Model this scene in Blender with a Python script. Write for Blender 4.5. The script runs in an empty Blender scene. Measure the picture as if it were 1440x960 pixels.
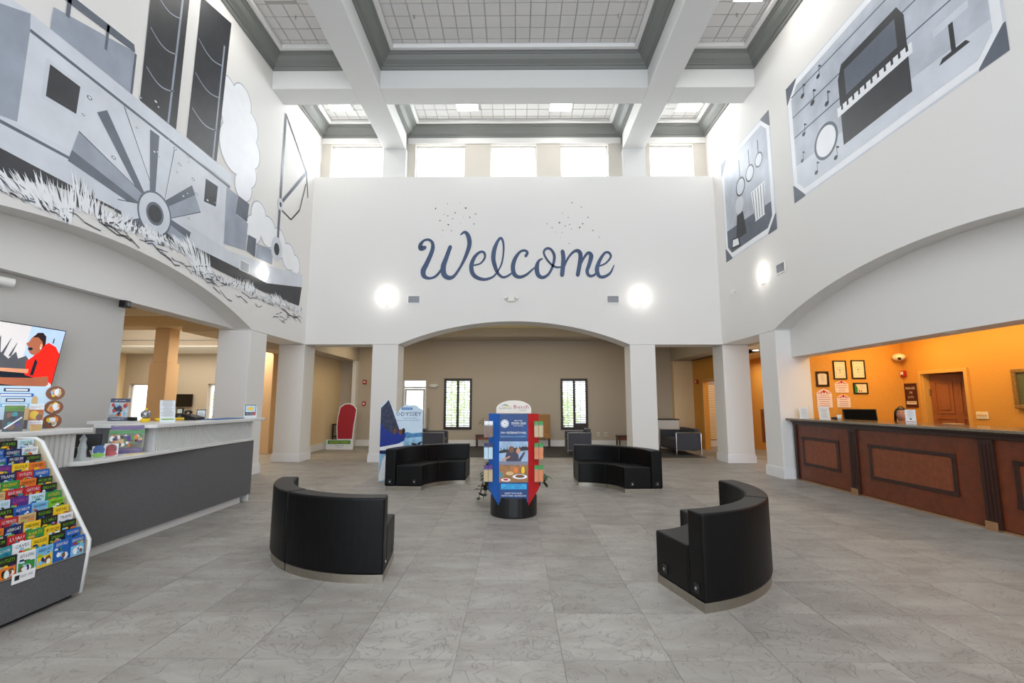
import bpy, bmesh, math, random
from mathutils import Vector, Matrix
random.seed(7)
C = bpy.context.scene.collection
SC = bpy.context.scene
PI = math.pi
# ------------------------------------------------------------------ camera
cam_d = bpy.data.cameras.new('camera'); cam = bpy.data.objects.new('camera', cam_d); C.objects.link(cam)
cam_d.sensor_width = 36.0; cam_d.lens = 36.0*669.3/1440; cam_d.clip_start = 0.05; cam_d.clip_end = 300
cam.matrix_world = Matrix.Translation((0,0,1.4466)) @ Matrix.Rotation(.0085,4,'Z') @ Matrix.Rotation(PI/2+.1272,4,'X') @ Matrix.Rotation(.0014,4,'Z')
SC.camera = cam
# ------------------------------------------------------------------ colour handling, world, daylight
SC.view_settings.view_transform = 'Standard'; SC.view_settings.look = 'None'
SC.view_settings.gamma = 1.0; SC.view_settings.use_curve_mapping = False
SC.view_settings.exposure = 0.08
w = bpy.data.worlds.new('sky'); SC.world = w; w.use_nodes = True
bg = w.node_tree.nodes['Background']; bg.inputs[0].default_value = (.86,.93,1,1); bg.inputs[1].default_value = 3.4
def area(name, loc, rot, sx, sy, power, col=(1,1,1), spread=PI):
    d = bpy.data.lights.new(name,'AREA'); d.shape='RECTANGLE'; d.size=sx; d.size_y=sy; d.energy=power; d.color=col; d.spread=spread
    o = bpy.data.objects.new(name,d); C.objects.link(o); o.location=loc; o.rotation_euler=rot; return o
# daylight through the clerestory, through the entrance behind the camera, and in the adjoining rooms
for cx, sx in ((-4.35,1.4),(-2.05,1.3),(0,1.3),(1.9,1.3),(4.05,1.4)):
    area('clerestory_daylight', (cx,12.62,8.02), (math.radians(-84),0,0), sx, .8, 56, (.93,.96,1))
area('entrance_daylight', (0,-4.4,2.9), (math.radians(80),0,0), 8.5, 4.6, 105, (.80,.87,1))
area('high_entrance_daylight', (0,-4.4,7.3), (math.radians(74),0,0), 8.5, 1.6, 150, (.86,.91,1))
# ------------------------------------------------------------------ materials
def srgb(c):
    return tuple(((v/255)/12.92 if v/255<=.04045 else ((v/255+.055)/1.055)**2.4) for v in c)
_m = {}
def mat(name, col, rough=.6, metal=0, emit=0, noise=0, nscale=20, bump=0, bscale=60, alpha=None, rnd=0, coat=0, spec=None):
    if name in _m: return _m[name]
    m = bpy.data.materials.new(name); m.use_nodes = True; nt = m.node_tree; N = nt.nodes; Lk = nt.links
    b = N['Principled BSDF']; c = srgb(col)+(1,)
    b.inputs['Base Color'].default_value = c; b.inputs['Roughness'].default_value = rough; b.inputs['Metallic'].default_value = metal
    if coat: b.inputs['Coat Weight'].default_value = coat
    if spec is not None: b.inputs['Specular IOR Level'].default_value = spec
    if emit:
        b.inputs['Emission Color'].default_value = c; b.inputs['Emission Strength'].default_value = emit
    tc = N.new('ShaderNodeTexCoord')
    last = None
    if noise:
        n = N.new('ShaderNodeTexNoise'); n.inputs['Scale'].default_value = nscale; n.inputs['Detail'].default_value = 5
        Lk.new(tc.outputs['Object'], n.inputs['Vector'])
        r = N.new('ShaderNodeMapRange'); r.inputs[1].default_value=.3; r.inputs[2].default_value=.7
        r.inputs[3].default_value = 1-noise; r.inputs[4].default_value = 1+noise
        Lk.new(n.outputs['Fac'], r.inputs[0]); last = r.outputs[0]
    if rnd:
        oi = N.new('ShaderNodeObjectInfo'); r2 = N.new('ShaderNodeMapRange'); r2.inputs[3].default_value=1-rnd; r2.inputs[4].default_value=1+rnd
        Lk.new(oi.outputs['Random'], r2.inputs[0])
        if last:
            mu = N.new('ShaderNodeMath'); mu.operation='MULTIPLY'; Lk.new(last,mu.inputs[0]); Lk.new(r2.outputs[0],mu.inputs[1]); last = mu.outputs[0]
        else: last = r2.outputs[0]
    if last:
        vm = N.new('ShaderNodeVectorMath'); vm.operation='SCALE'; vm.inputs[0].default_value = c[:3]
        Lk.new(last, vm.inputs['Scale']); Lk.new(vm.outputs[0], b.inputs['Base Color'])
        if emit: Lk.new(vm.outputs[0], b.inputs['Emission Color'])
    if bump:
        n2 = N.new('ShaderNodeTexNoise'); n2.inputs['Scale'].default_value = bscale; n2.inputs['Detail'].default_value = 4
        Lk.new(tc.outputs['Object'], n2.inputs['Vector'])
        bp = N.new('ShaderNodeBump'); bp.inputs['Strength'].default_value = bump; bp.inputs['Distance'].default_value = .004
        Lk.new(n2.outputs['Fac'], bp.inputs['Height']); Lk.new(bp.outputs[0], b.inputs['Normal'])
    if alpha is not None:      # thin clear sheet: mostly see-through with a gloss
        out = N['Material Output']; mx = N.new('ShaderNodeMixShader'); tr = N.new('ShaderNodeBsdfTransparent')
        tr.inputs[0].default_value = (.96,.97,.97,1)
        mx.inputs[0].default_value = alpha; Lk.new(tr.outputs[0], mx.inputs[1]); Lk.new(b.outputs[0], mx.inputs[2]); Lk.new(mx.outputs[0], out.inputs[0])
    _m[name] = m; return m
def stone_mat(name, col, warm):
    m = bpy.data.materials.new(name); m.use_nodes=True; nt=m.node_tree; N=nt.nodes; Lk=nt.links; b=N['Principled BSDF']
    tc=N.new('ShaderNodeTexCoord'); oi=N.new('ShaderNodeObjectInfo')
    ad=N.new('ShaderNodeVectorMath'); ad.operation='ADD'; sc=N.new('ShaderNodeVectorMath'); sc.operation='SCALE'; sc.inputs[0].default_value=(7,13,5)
    Lk.new(oi.outputs['Random'],sc.inputs['Scale']); Lk.new(tc.outputs['Object'],ad.inputs[0]); Lk.new(sc.outputs[0],ad.inputs[1])
    mp=N.new('ShaderNodeMapping'); mp.inputs['Scale'].default_value=(1,2.2,1); Lk.new(ad.outputs[0],mp.inputs[0])
    n1=N.new('ShaderNodeTexNoise'); n1.inputs['Scale'].default_value=2.2; n1.inputs['Detail'].default_value=8; n1.inputs['Distortion'].default_value=.6; Lk.new(mp.outputs[0],n1.inputs['Vector'])
    n2=N.new('ShaderNodeTexNoise'); n2.inputs['Scale'].default_value=5; n2.inputs['Detail'].default_value=3; n2.inputs['Distortion'].default_value=1.5; Lk.new(ad.outputs[0],n2.inputs['Vector'])
    # slate ridges: thin lines where the noise crosses its middle value
    s=N.new('ShaderNodeMath'); s.operation='SUBTRACT'; s.inputs[1].default_value=.5; Lk.new(n2.outputs['Fac'],s.inputs[0])
    a=N.new('ShaderNodeMath'); a.operation='ABSOLUTE'; Lk.new(s.outputs[0],a.inputs[0])
    rg=N.new('ShaderNodeMapRange'); rg.inputs[1].default_value=0; rg.inputs[2].default_value=.02; rg.inputs[3].default_value=0; rg.inputs[4].default_value=1; Lk.new(a.outputs[0],rg.inputs[0])
    cr=N.new('ShaderNodeValToRGB'); e=cr.color_ramp.elements; e[0].position=.3; e[0].color=srgb(col)+(1,); e[1].position=.72; e[1].color=srgb(warm)+(1,)
    Lk.new(n1.outputs['Fac'],cr.inputs[0])
    n3=N.new('ShaderNodeTexNoise'); n3.inputs['Scale'].default_value=60; n3.inputs['Detail'].default_value=4; Lk.new(mp.outputs[0],n3.inputs['Vector'])
    f=N.new('ShaderNodeMapRange'); f.inputs[3].default_value=.82; f.inputs[4].default_value=1.16; Lk.new(n3.outputs['Fac'],f.inputs[0])
    r2=N.new('ShaderNodeMapRange'); r2.inputs[3].default_value=.9; r2.inputs[4].default_value=1.08; Lk.new(oi.outputs['Random'],r2.inputs[0])
    m1=N.new('ShaderNodeMath'); m1.operation='MULTIPLY'; Lk.new(f.outputs[0],m1.inputs[0]); Lk.new(r2.outputs[0],m1.inputs[1])
    rr=N.new('ShaderNodeMapRange'); rr.inputs[3].default_value=.76; rr.inputs[4].default_value=1; Lk.new(rg.outputs[0],rr.inputs[0])
    m2=N.new('ShaderNodeMath'); m2.operation='MULTIPLY'; Lk.new(m1.outputs[0],m2.inputs[0]); Lk.new(rr.outputs[0],m2.inputs[1])
    vs=N.new('ShaderNodeVectorMath'); vs.operation='SCALE'; Lk.new(cr.outputs[0],vs.inputs[0]); Lk.new(m2.outputs[0],vs.inputs['Scale']); Lk.new(vs.outputs[0],b.inputs['Base Color'])
    bp=N.new('ShaderNodeBump'); bp.inputs['Strength'].default_value=.5; bp.inputs['Distance'].default_value=.004
    h=N.new('ShaderNodeMath'); h.operation='ADD'; Lk.new(rg.outputs[0],h.inputs[0]); Lk.new(n1.outputs['Fac'],h.inputs[1]); Lk.new(h.outputs[0],bp.inputs['Height']); Lk.new(bp.outputs[0],b.inputs['Normal'])
    b.inputs['Roughness'].default_value=.5; _m[name]=m; return m
WHITE=mat('white_wall_paint',(226,224,221),.75,bump=.15,bscale=90)
TRIMW=mat('white_trim_paint',(232,231,230),.5)
BASEW=mat('white_baseboard_paint',(230,229,230),.4)
BEAM=mat('white_beam_paint',(218,218,216),.7)
CROWN=mat('grey_crown_paint',(122,124,121),.5)
BEIGE=mat('beige_wall_paint',(184,172,156),.8,bump=.15)
TANW=mat('tan_wall_paint',(222,198,158),.8)
CREAM=mat('cream_ceiling_paint',(236,222,170),.7)
ORANGE=mat('orange_wall_covering',(214,150,62),.7,noise=.05,nscale=40,bump=.25,bscale=160)
COLTAN=mat('tan_column_paint',(210,178,140),.7)
CTILE=mat('ceiling_tile_white',(214,212,210),.9,noise=.03,nscale=50,rnd=.02)
CGRID=mat('ceiling_grid_grey',(176,174,172),.7)
GLASS=mat('clear_glass',(240,248,248),.03,alpha=.07)
ACR=mat('clear_acrylic',(225,232,236),.04,alpha=.06)
STONE=stone_mat('slate_tile',(138,132,125),(164,160,153))
GROUT=mat('grey_grout',(134,129,122),.8)
LEATH=mat('black_leather',(5,5,6),.42,noise=.1,nscale=14,bump=.12,bscale=220,spec=.22)
LEATHG=mat('charcoal_leather',(52,52,60),.5,bump=.1,bscale=120)
STEEL=mat('brushed_steel',(176,170,158),.3,1,noise=.06,nscale=30)
CHROME=mat('chrome',(205,205,205),.15,1)
BLACK=mat('black_plastic',(16,16,17),.4)
GLOSSB=mat('black_screen',(10,10,12),.12)
GREYLAM=mat('grey_linen_laminate',(92,92,94),.6,noise=.12,nscale=55,bump=.1,bscale=150)
LAMWHITE=mat('white_laminate',(214,214,212),.4)
RIBW=mat('white_ribbed_panel',(206,206,204),.5)
TANLAM=mat('tan_laminate',(190,178,150),.6)
WOODR=mat('red_brown_wood',(104,48,22),.34,noise=.22,nscale=11,bump=.05,bscale=70)
WOODL=mat('medium_brown_wood',(124,62,32),.36,noise=.18,nscale=16)
WOODD=mat('dark_brown_wood',(50,22,13),.35,noise=.2,nscale=20)
GRANITE=mat('speckled_granite',(118,108,92),.15,noise=.5,nscale=120)
DOORW=mat('brown_door_wood',(150,84,38),.4,noise=.08,nscale=10)
GOLDTRIM=mat('golden_oak_trim',(214,160,84),.4)
CARPET=mat('dark_patterned_carpet',(58,54,52),.95,noise=.4,nscale=24,bump=.4,bscale=300)
SHUT=mat('dark_espresso_frame',(44,26,20),.45)
SLAT=mat('white_shutter_slat',(228,230,224),.5)
LAMP=mat('lit_lamp_panel',(255,252,244),.4,emit=9)
SCON=mat('lit_sconce_glass',(255,250,240),.4,emit=9)
PLAS=mat('white_plastic',(222,220,214),.45)
RED=mat('red_plastic',(176,24,22),.4)
GREEN=mat('leaf_green',(46,76,40),.5,noise=.2,nscale=20)
GREEND=mat('dark_leaf_green',(28,50,30),.45,noise=.2,nscale=20)
OLIVE=mat('dusty_olive_leaf',(92,104,84),.6)
STEM=mat('brown_stem',(90,66,44),.7)
WICK=mat('woven_seagrass',(170,124,72),.8,noise=.25,nscale=60,bump=.8,bscale=120)
PAPER=mat('white_paper',(238,238,240),.6)
INK=mat('grey_ink',(112,112,118),.7)
DINK=mat('dark_ink',(30,30,36),.7)
def cm(name, col, **k): return mat(name, col, k.pop('rough',.5), **k)
MUW=cm('mural_white',(236,238,242),noise=.03,nscale=3); MUL=cm('mural_pale_grey',(206,211,220),noise=.07,nscale=2.5); MUM=cm('mural_mid_grey',(150,158,172),noise=.12,nscale=2.5)
MUD=cm('mural_slate_grey',(92,99,112),noise=.15,nscale=3); MUK=cm('mural_charcoal',(44,45,50),noise=.2,nscale=5); MUC=cm('mural_cabin_grey',(210,214,222),noise=.12,nscale=1.3)
NAVYP=mat('navy_lettering_paint',(62,80,112),.6,noise=.22,nscale=1.6)
YEL=cm('print_yellow',(236,196,30)); PBLUE=cm('print_blue',(24,92,176)); PNAVY=cm('print_navy',(18,32,84)); PRED=cm('print_red',(186,32,40)); PGRN=cm('print_green',(46,140,62))
PPUR=cm('print_purple',(82,44,130)); PORG=cm('print_orange',(226,120,36)); PTEAL=cm('print_teal',(36,138,150)); PBLK=cm('print_black',(22,22,24)); PCYAN=cm('print_sky_blue',(120,186,226)); PWHT=cm('print_white',(232,234,236)); PTAN=cm('print_tan',(206,172,120)); PPINK=cm('print_pink',(214,80,140)); PBRN=cm('print_brown',(120,72,42)); PLIME=cm('print_lime',(126,190,40)); PICE=cm('print_ice',(196,220,236))
# ------------------------------------------------------------------ mesh builder
def wloc(o):
    v = Vector((0,0,0))
    while o: v += o.location; o = o.parent
    return v
class MB:
    def __init__(s, m=None): s.v=[]; s.f=[]; s.mi=[]; s.mats=[]; s.cur=0; s.sm=[]; s.smooth=False; s.M=None
    def m(s, m):
        if m not in s.mats: s.mats.append(m)
        s.cur = s.mats.index(m); return s
    def add(s, vs, fs):
        n=len(s.v); s.v += [tuple(s.M@Vector(p)) if s.M else tuple(p) for p in vs]
        for f in fs: s.f.append([n+i for i in f]); s.mi.append(s.cur); s.sm.append(s.smooth)
        return s
    def box(s,x0,x1,y0,y1,z0,z1):
        x0,x1=sorted((x0,x1)); y0,y1=sorted((y0,y1)); z0,z1=sorted((z0,z1))
        return s.add([(x0,y0,z0),(x1,y0,z0),(x1,y1,z0),(x0,y1,z0),(x0,y0,z1),(x1,y0,z1),(x1,y1,z1),(x0,y1,z1)],
          [(0,3,2,1),(4,5,6,7),(0,1,5,4),(1,2,6,5),(2,3,7,6),(3,0,4,7)])
    def prism(s, pts, axis, a, b):
        # pts: 2D outline; axis the extrusion axis; (x: pts=(y,z); y: pts=(x,z); z: pts=(x,y))
        def P(p,t): return (t,p[0],p[1]) if axis=='x' else ((p[0],t,p[1]) if axis=='y' else (p[0],p[1],t))
        ar = sum(pts[i][0]*pts[(i+1)%len(pts)][1]-pts[(i+1)%len(pts)][0]*pts[i][1] for i in range(len(pts)))
        if ar<0: pts=list(pts)[::-1]
        if (axis=='y'): pts=list(pts)[::-1]
        if a>b: a,b=b,a
        n=len(pts); vs=[P(p,a) for p in pts]+[P(p,b) for p in pts]
        fs=[tuple(range(n))[::-1],tuple(range(n,2*n))]+[(i,(i+1)%n,n+(i+1)%n,n+i) for i in range(n)]
        return s.add(vs,fs)
    def tube(s, path, r, n=8, cap=True):
        P=[Vector(p) for p in path]; R=r if isinstance(r,(list,tuple)) else [r]*len(P)
        vs=[];fs=[]; up=None
        for i,p in enumerate(P):
            t=(P[min(i+1,len(P)-1)]-P[max(i-1,0)]).normalized()
            if up is None: up = Vector((0,0,1)) if abs(t.z)<.9 else Vector((1,0,0))
            a=(up-t*up.dot(t)).normalized(); b=t.cross(a); up=a
            for k in range(n): vs.append(p+(a*math.cos(2*PI*k/n)+b*math.sin(2*PI*k/n))*R[i])
        for i in range(len(P)-1):
            for k in range(n): fs.append((i*n+k,i*n+(k+1)%n,(i+1)*n+(k+1)%n,(i+1)*n+k))
        if cap: fs.append(tuple(range(n))[::-1]); fs.append(tuple((len(P)-1)*n+k for k in range(n)))
        return s.add(vs,fs)
    def lathe(s, prof, c=(0,0,0), n=24):
        # prof: list of (r,z)
        vs=[];fs=[]
        for r,z in prof:
            for k in range(n): vs.append((c[0]+r*math.cos(2*PI*k/n),c[1]+r*math.sin(2*PI*k/n),c[2]+z))
        for i in range(len(prof)-1):
            for k in range(n): fs.append((i*n+k,i*n+(k+1)%n,(i+1)*n+(k+1)%n,(i+1)*n+k))
        if prof[0][0]>1e-4: fs.append(tuple(range(n))[::-1])
        if prof[-1][0]>1e-4: fs.append(tuple((len(prof)-1)*n+k for k in range(n)))
        return s.add(vs,fs)
    def ball(s, c, rx, ry=None, rz=None, n=12):
        ry=ry or rx; rz=rz or rx; vs=[];fs=[]; m=n//2+1
        for i in range(m+1):
            t=PI*i/m
            for k in range(n): vs.append((c[0]+rx*math.sin(t)*math.cos(2*PI*k/n),c[1]+ry*math.sin(t)*math.sin(2*PI*k/n),c[2]-rz*math.cos(t)))
        for i in range(m):
            for k in range(n): fs.append((i*n+k,i*n+(k+1)%n,(i+1)*n+(k+1)%n,(i+1)*n+k))
        return s.add(vs,fs)
    def arc(s, cx, cy, r0, r1, a0, a1, z0, z1, n=16):
        vs=[];fs=[]
        for i in range(n+1):
            a=math.radians(a0+(a1-a0)*i/n); c,sn=math.cos(a),math.sin(a)
            vs += [(cx+r0*c,cy+r0*sn,z0),(cx+r1*c,cy+r1*sn,z0),(cx+r1*c,cy+r1*sn,z1),(cx+r0*c,cy+r0*sn,z1)]
        for i in range(n):
            for k in range(4): fs.append((4*i+k,4*i+4+k,4*i+4+(k+1)%4,4*i+(k+1)%4))
        fs += [(0,1,2,3),(4*n+3,4*n+2,4*n+1,4*n)]
        return s.add(vs,fs)
    def build(s, name, mt=None, parent=None, bev=0, seg=2, loc=None, smooth=False, merge=True):
        if mt and not s.mats: s.mats=[mt]
        me=bpy.data.meshes.new(name)
        if parent is not None: off = wloc(parent)
        elif loc is not None: off=Vector(loc)
        else:
            xs=[p[0] for p in s.v]; ys=[p[1] for p in s.v]; zs=[p[2] for p in s.v]
            off=Vector(((min(xs)+max(xs))/2,(min(ys)+max(ys))/2,min(zs)))
        me.from_pydata([tuple(Vector(p)-off) for p in s.v],[],s.f)
        for q in s.mats: me.materials.append(q)
        for i,p in enumerate(me.polygons): p.material_index=s.mi[i]; p.use_smooth=s.sm[i] or smooth
        bm=bmesh.new(); bm.from_mesh(me)
        if merge: bmesh.ops.recalc_face_normals(bm, faces=bm.faces)
        if bev:
            es=[e for e in bm.edges if len(e.link_faces)==2 and e.calc_face_angle(0)>.6]
            bmesh.ops.bevel(bm, geom=es, offset=bev, segments=seg, affect='EDGES', profile=.5, clamp_overlap=True)
        bm.to_mesh(me); bm.free()
        o=bpy.data.objects.new(name,me); C.objects.link(o)
        if parent is not None: o.parent=parent
        else: o.location=off
        return o
def tag(o,label=None,cat=None,group=None,kind=None):
    if label: o['label']=label
    if cat: o['category']=cat
    if group: o['group']=group
    if kind: o['kind']=kind
    return o
def root(name,loc,label,cat,group=None,rz=0):
    o=bpy.data.objects.new(name,None); C.objects.link(o); o.location=loc; o.rotation_euler=(0,0,rz); o.empty_display_size=.1
    return tag(o,label,cat,group)
def S(o): o['kind']='structure'; return o
def box(name,x0,x1,y0,y1,z0,z1,m,parent=None,bev=0):
    return MB().box(x0,x1,y0,y1,z0,z1).build(name,m,parent,bev)
def wall(name, axis, p0, p1, a0, a1, z0, z1, m, holes=()):
    # rectangular wall slab with rectangular holes (h = a0,a1,z0,z1)
    A=sorted({a0,a1}|{h[0] for h in holes}|{h[1] for h in holes}); Z=sorted({z0,z1}|{h[2] for h in holes}|{h[3] for h in holes})
    mb=MB()
    for i in range(len(A)-1):
        zr=None
        for j in range(len(Z)-1):
            ca=(A[i]+A[i+1])/2; cz=(Z[j]+Z[j+1])/2
            inside=any(h[0]<ca<h[1] and h[2]<cz<h[3] for h in holes)
            if not inside: zr=[Z[j],Z[j+1]] if zr is None else [zr[0],Z[j+1]]
            if (inside or j==len(Z)-2) and zr:
                if axis=='x': mb.box(p0,p1,A[i],A[i+1],zr[0],zr[1])
                else: mb.box(A[i],A[i+1],p0,p1,zr[0],zr[1])
                zr=None
    return S(mb.build(name,m,merge=False))
_txt={}
def text(mb, s, origin, right, up, height, width=None, m=None, depth=.0015, align='CENTER'):
    # flat lettering laid on a surface, origin = middle of the baseline
    if s not in _txt:
        cu=bpy.data.curves.new('t','FONT'); cu.body=s; cu.resolution_u=1; cu.size=1
        o=bpy.data.objects.new('t',cu); C.objects.link(o)
        dg=bpy.context.evaluated_depsgraph_get(); me=bpy.data.meshes.new_from_object(o.evaluated_get(dg))
        _txt[s]=([tuple(v.co) for v in me.vertices],[tuple(p.vertices) for p in me.polygons])
        bpy.data.objects.remove(o); bpy.data.curves.remove(cu); bpy.data.meshes.remove(me)
    vs,fs=_txt[s]
    if not vs: return
    x0=min(v[0] for v in vs); x1=max(v[0] for v in vs); k=height/.72
    kx = k if width is None else width/max(1e-6,(x1-x0))
    o=Vector(origin); r=Vector(right).normalized(); u=Vector(up).normalized(); n=r.cross(u)
    if m: mb.m(m)
    mb.add([o+r*((v[0]-(x0+x1)/2)*kx)+u*(v[1]*k)+n*depth for v in vs],fs)
def quad(mb, o, r, u, x0,x1,y0,y1, m, d=.001):
    o=Vector(o); r=Vector(r).normalized(); u=Vector(u).normalized(); n=r.cross(u); mb.m(m)
    mb.add([o+r*a+u*b+n*d for a,b in ((x0,y0),(x1,y0),(x1,y1),(x0,y1))],[(0,1,2,3)])
def poly(mb,o,r,u,pts,m,d=.001):
    o=Vector(o); r=Vector(r).normalized(); u=Vector(u).normalized(); n=r.cross(u); mb.m(m)
    mb.add([o+r*a+u*b+n*d for a,b in pts],[tuple(range(len(pts)))])
def ell(cx,cy,rx,ry,n=20): return [(cx+rx*math.cos(2*PI*k/n),cy+ry*math.sin(2*PI*k/n)) for k in range(n)]
def patches(mb,O,Rt,U,x0,x1,z0,z1,n,ms,seed,sz=.03):
    rn=random.Random(seed)
    for k in range(n):
        cx=rn.uniform(x0+sz*.6,x1-sz*.6); cz=rn.uniform(z0+sz*.6,z1-sz*.6); a=sz*rn.uniform(.35,.6); b=sz*rn.uniform(.35,.8)
        pts=[(cx+a*math.cos(2*PI*q/7)*rn.uniform(.7,1.1),cz+b*math.sin(2*PI*q/7)*rn.uniform(.7,1.1)) for q in range(7)]
        pts=[(min(x1,max(x0,p)),min(z1,max(z0,q))) for p,q in pts]
        poly(mb,O,Rt,U,pts,ms[k%len(ms)],.0012+.00005*k)
XL,XR,D=-5.30,5.14,11.816
CT=8.94   # ceiling tile height
# ================================================================== STRUCTURE
# floor: slab, then a slate tile for every one near enough to tell apart
floor=S(box('floor',-15,11,-5,16.4,-.12,-.003,GROUT))
T=.6096; TX=-.3434; TY=2.8995
tm=MB().box(0,T-.003,0,T-.003,-.012,0).build('tile',STONE,loc=(0,0,0)); tmesh=tm.data; bpy.data.objects.remove(tm)
far=MB()
for j in range(-12,23):
    for i in range(-25,19):
        x=TX+i*T+.002; y=TY+j*T+.002
        if y+T>16.4 or x<-14.9: continue
        d=max(y,.1)
        if -2<=j<=10 and x>-5.35-.61 and x<5.3 and abs(x+.3)<1.12*(y+T)+.3 and not (x<-4.6 and y<7):
            o=bpy.data.objects.new('tile',tmesh); C.objects.link(o); o.parent=floor; o.location=Vector((x,y,0))-wloc(floor)
        elif y>-5: far.box(x,x+T-.004,y,y+T-.004,-.012,0)
o=far.build('tile',STONE,floor); o['kind']='stuff'
def arc_pts(a0,a1,zs,za,n=28):
    # segmental arch from (a0,zs) over apex za to (a1,zs)
    h=za-zs; w2=(a1-a0)/2; R=(w2*w2+h*h)/(2*h); cy=za-R; t=math.asin(w2/R); c=(a0+a1)/2
    return [(c+R*math.sin(-t+2*t*i/n),cy+R*math.cos(-t+2*t*i/n)) for i in range(n+1)]
SP=2.885
# left wall with its arch; pillars carry it
A=arc_pts(2.63,9.37,2.90,3.56)
S(MB().prism([(12.47,8.95),(-5,8.95),(-5,0),(2.63,0)]+A+[(9.37,SP),(12.47,SP)],'x',XL,XL-.65).build('wall_left',WHITE))
A2=arc_pts(2.63,9.40,2.90,3.51)
S(MB().prism([(12.47,8.95),(-5,8.95),(-5,0),(2.63,0)]+A2+[(9.40,SP),(12.47,SP)],'x',XR,XR+.65).build('wall_right',WHITE))
# recessed infill under each side arch
A=arc_pts(2.63,9.37,2.90,3.56)
S(MB().prism([(2.63,2.90)]+A[1:-1]+[(9.37,2.90)],'x',-5.65,-5.945).build('trim_1',WHITE))
A2=arc_pts(2.63,9.40,2.90,3.51)
S(MB().prism([(9.40,2.34),(2.63,2.34)]+A2[1:-1]+[(9.40,2.88)],'x',5.44,5.785).build('trim_2',WHITE))
# front wall with centre arch
A3=arc_pts(-2.95,2.84,SP,3.47)
S(MB().prism([(XL,SP)]+A3+[(XR,SP),(XR,7.31),(XL,7.31)],'y',D,D+.62).build('wall_front',WHITE))
# pillars under the walls
def pillar(x0,x1,y0,y1,sk=True):
    S(box('pillar',x0,x1,y0,y1,0,SP-.004,WHITE,bev=.012))
    # moulded skirting: plinth and cap
    mb=MB(); e=.022
    mb.box(x0-e,x1+e,y0-e,y1+e,0,.17); mb.box(x0-e*.55,x1+e*.55,y0-e*.55,y1+e*.55,.17,.205)
    S(mb.build('baseboard_pillar',BASEW,bev=.004,seg=1))
pillar(XL-.65,XL,9.37,10.0); pillar(XL-.65,XL,D,D+.62)
pillar(XR,XR+.65,9.40,10.02); pillar(XR,XR+.65,D,D+.62)
pillar(-3.595,-2.95,D,D+.62); pillar(2.84,3.47,D,D+.62)
# thin reveal line on top of each pillar is left as a real 4 mm gap
# rear wall with the tall glazed entrance (behind the camera)
wall('wall_rear','y',-5,-4.75,-15,11,0,8.95,WHITE,[(-4.6,4.6,.1,5.4),(-4.6,4.6,5.8,8.0)])
# clerestory
wins=[(-5.05,-3.60),(-2.74,-1.39),(-.70,.56),(1.21,2.50),(3.62,4.80)]
wall('wall_clerestory','y',12.2,12.42,XL,XR,7.31,8.95,mat('beige_clerestory_paint',(196,190,180),.8),[(a,b,7.50,8.42) for a,b in wins])
for k,(a,b) in enumerate(wins):
    mb=MB()
    for (p,q_,r_,s_) in ((a,b,7.50,7.55),(a,b,8.37,8.42),(a,a+.05,7.55,8.37),(b-.05,b,7.55,8.37)): mb.box(p,q_,12.3,12.38,r_,s_)
    wf=S(mb.build('window_%d'%(k+1),TRIMW)); box('pane',a+.05,b-.05,12.335,12.345,7.55,8.37,GLASS,wf)
S(MB().box(XL,-3.56,12.17,12.2,8.44,8.60).box(-2.94,2.84,12.17,12.2,8.44,8.60).box(3.46,XR,12.17,12.2,8.44,8.60).build('trim_10',WHITE))
for a,b in ((-3.55,-2.95),(2.85,3.45)): S(box('trim_3',a,b,11.99,12.2,7.31,8.19,BEAM))
# ---- ceiling: coffers between beams
def coffer(x0,x1,y0,y1,ceil,fine_y=None):
    prof=[(0,8.60),(.03,8.60),(.04,8.645),(.045,8.66),(.07,8.665),(.075,8.685),(.10,8.70),(.16,8.735),(.205,8.79),(.215,8.81),(.245,8.815),(.25,8.835),(.28,8.84),(.28,8.86)]
    def ring(prof,m,name):
        mb=MB(m); mb.mats=[m]; vs=[];fs=[]
        for d,z in prof: vs += [(x0+d,y0+d,z),(x1-d,y0+d,z),(x1-d,y1-d,z),(x0+d,y1-d,z)]
        for i in range(len(prof)-1):
            for k in range(4): fs.append((4*i+k,4*i+(k+1)%4,4*i+4+(k+1)%4,4*i+4+k))
        mb.add(vs,fs); return S(mb.build(name,m,merge=False))
    ring(prof,CROWN,'trim_4'); ring([(.28,8.86),(.355,8.86),(.36,8.875),(.36,8.95)],TRIMW,'trim_5')
ceiling=S(MB().box(-5.3,5.14,-5,12.2,8.952,9.1).build('ceiling',CGRID))
S(MB().box(-5.3,5.14,-5,.5,8.6,8.952).build('ceiling',BEAM))
XS=[(XL,-3.55),(-2.95,2.85),(3.43,XR)]
for a,b in XS:
    coffer(a,b,.5,9.5,ceiling); coffer(a,b,10.07,12.2,ceiling)
mb=MB()
mb.box(-3.55,-2.95,.5,12.0,8.18,8.95); mb.box(2.85,3.43,.5,12.0,8.18,8.95)
S(mb.build('ceiling_beam',BEAM,bev=.012,seg=1))
mb=MB()
for a,b in XS: mb.box(a,b,9.5,10.07,8.18,8.95)
S(mb.build('ceiling_beam',BEAM,bev=.006,seg=1))
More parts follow.
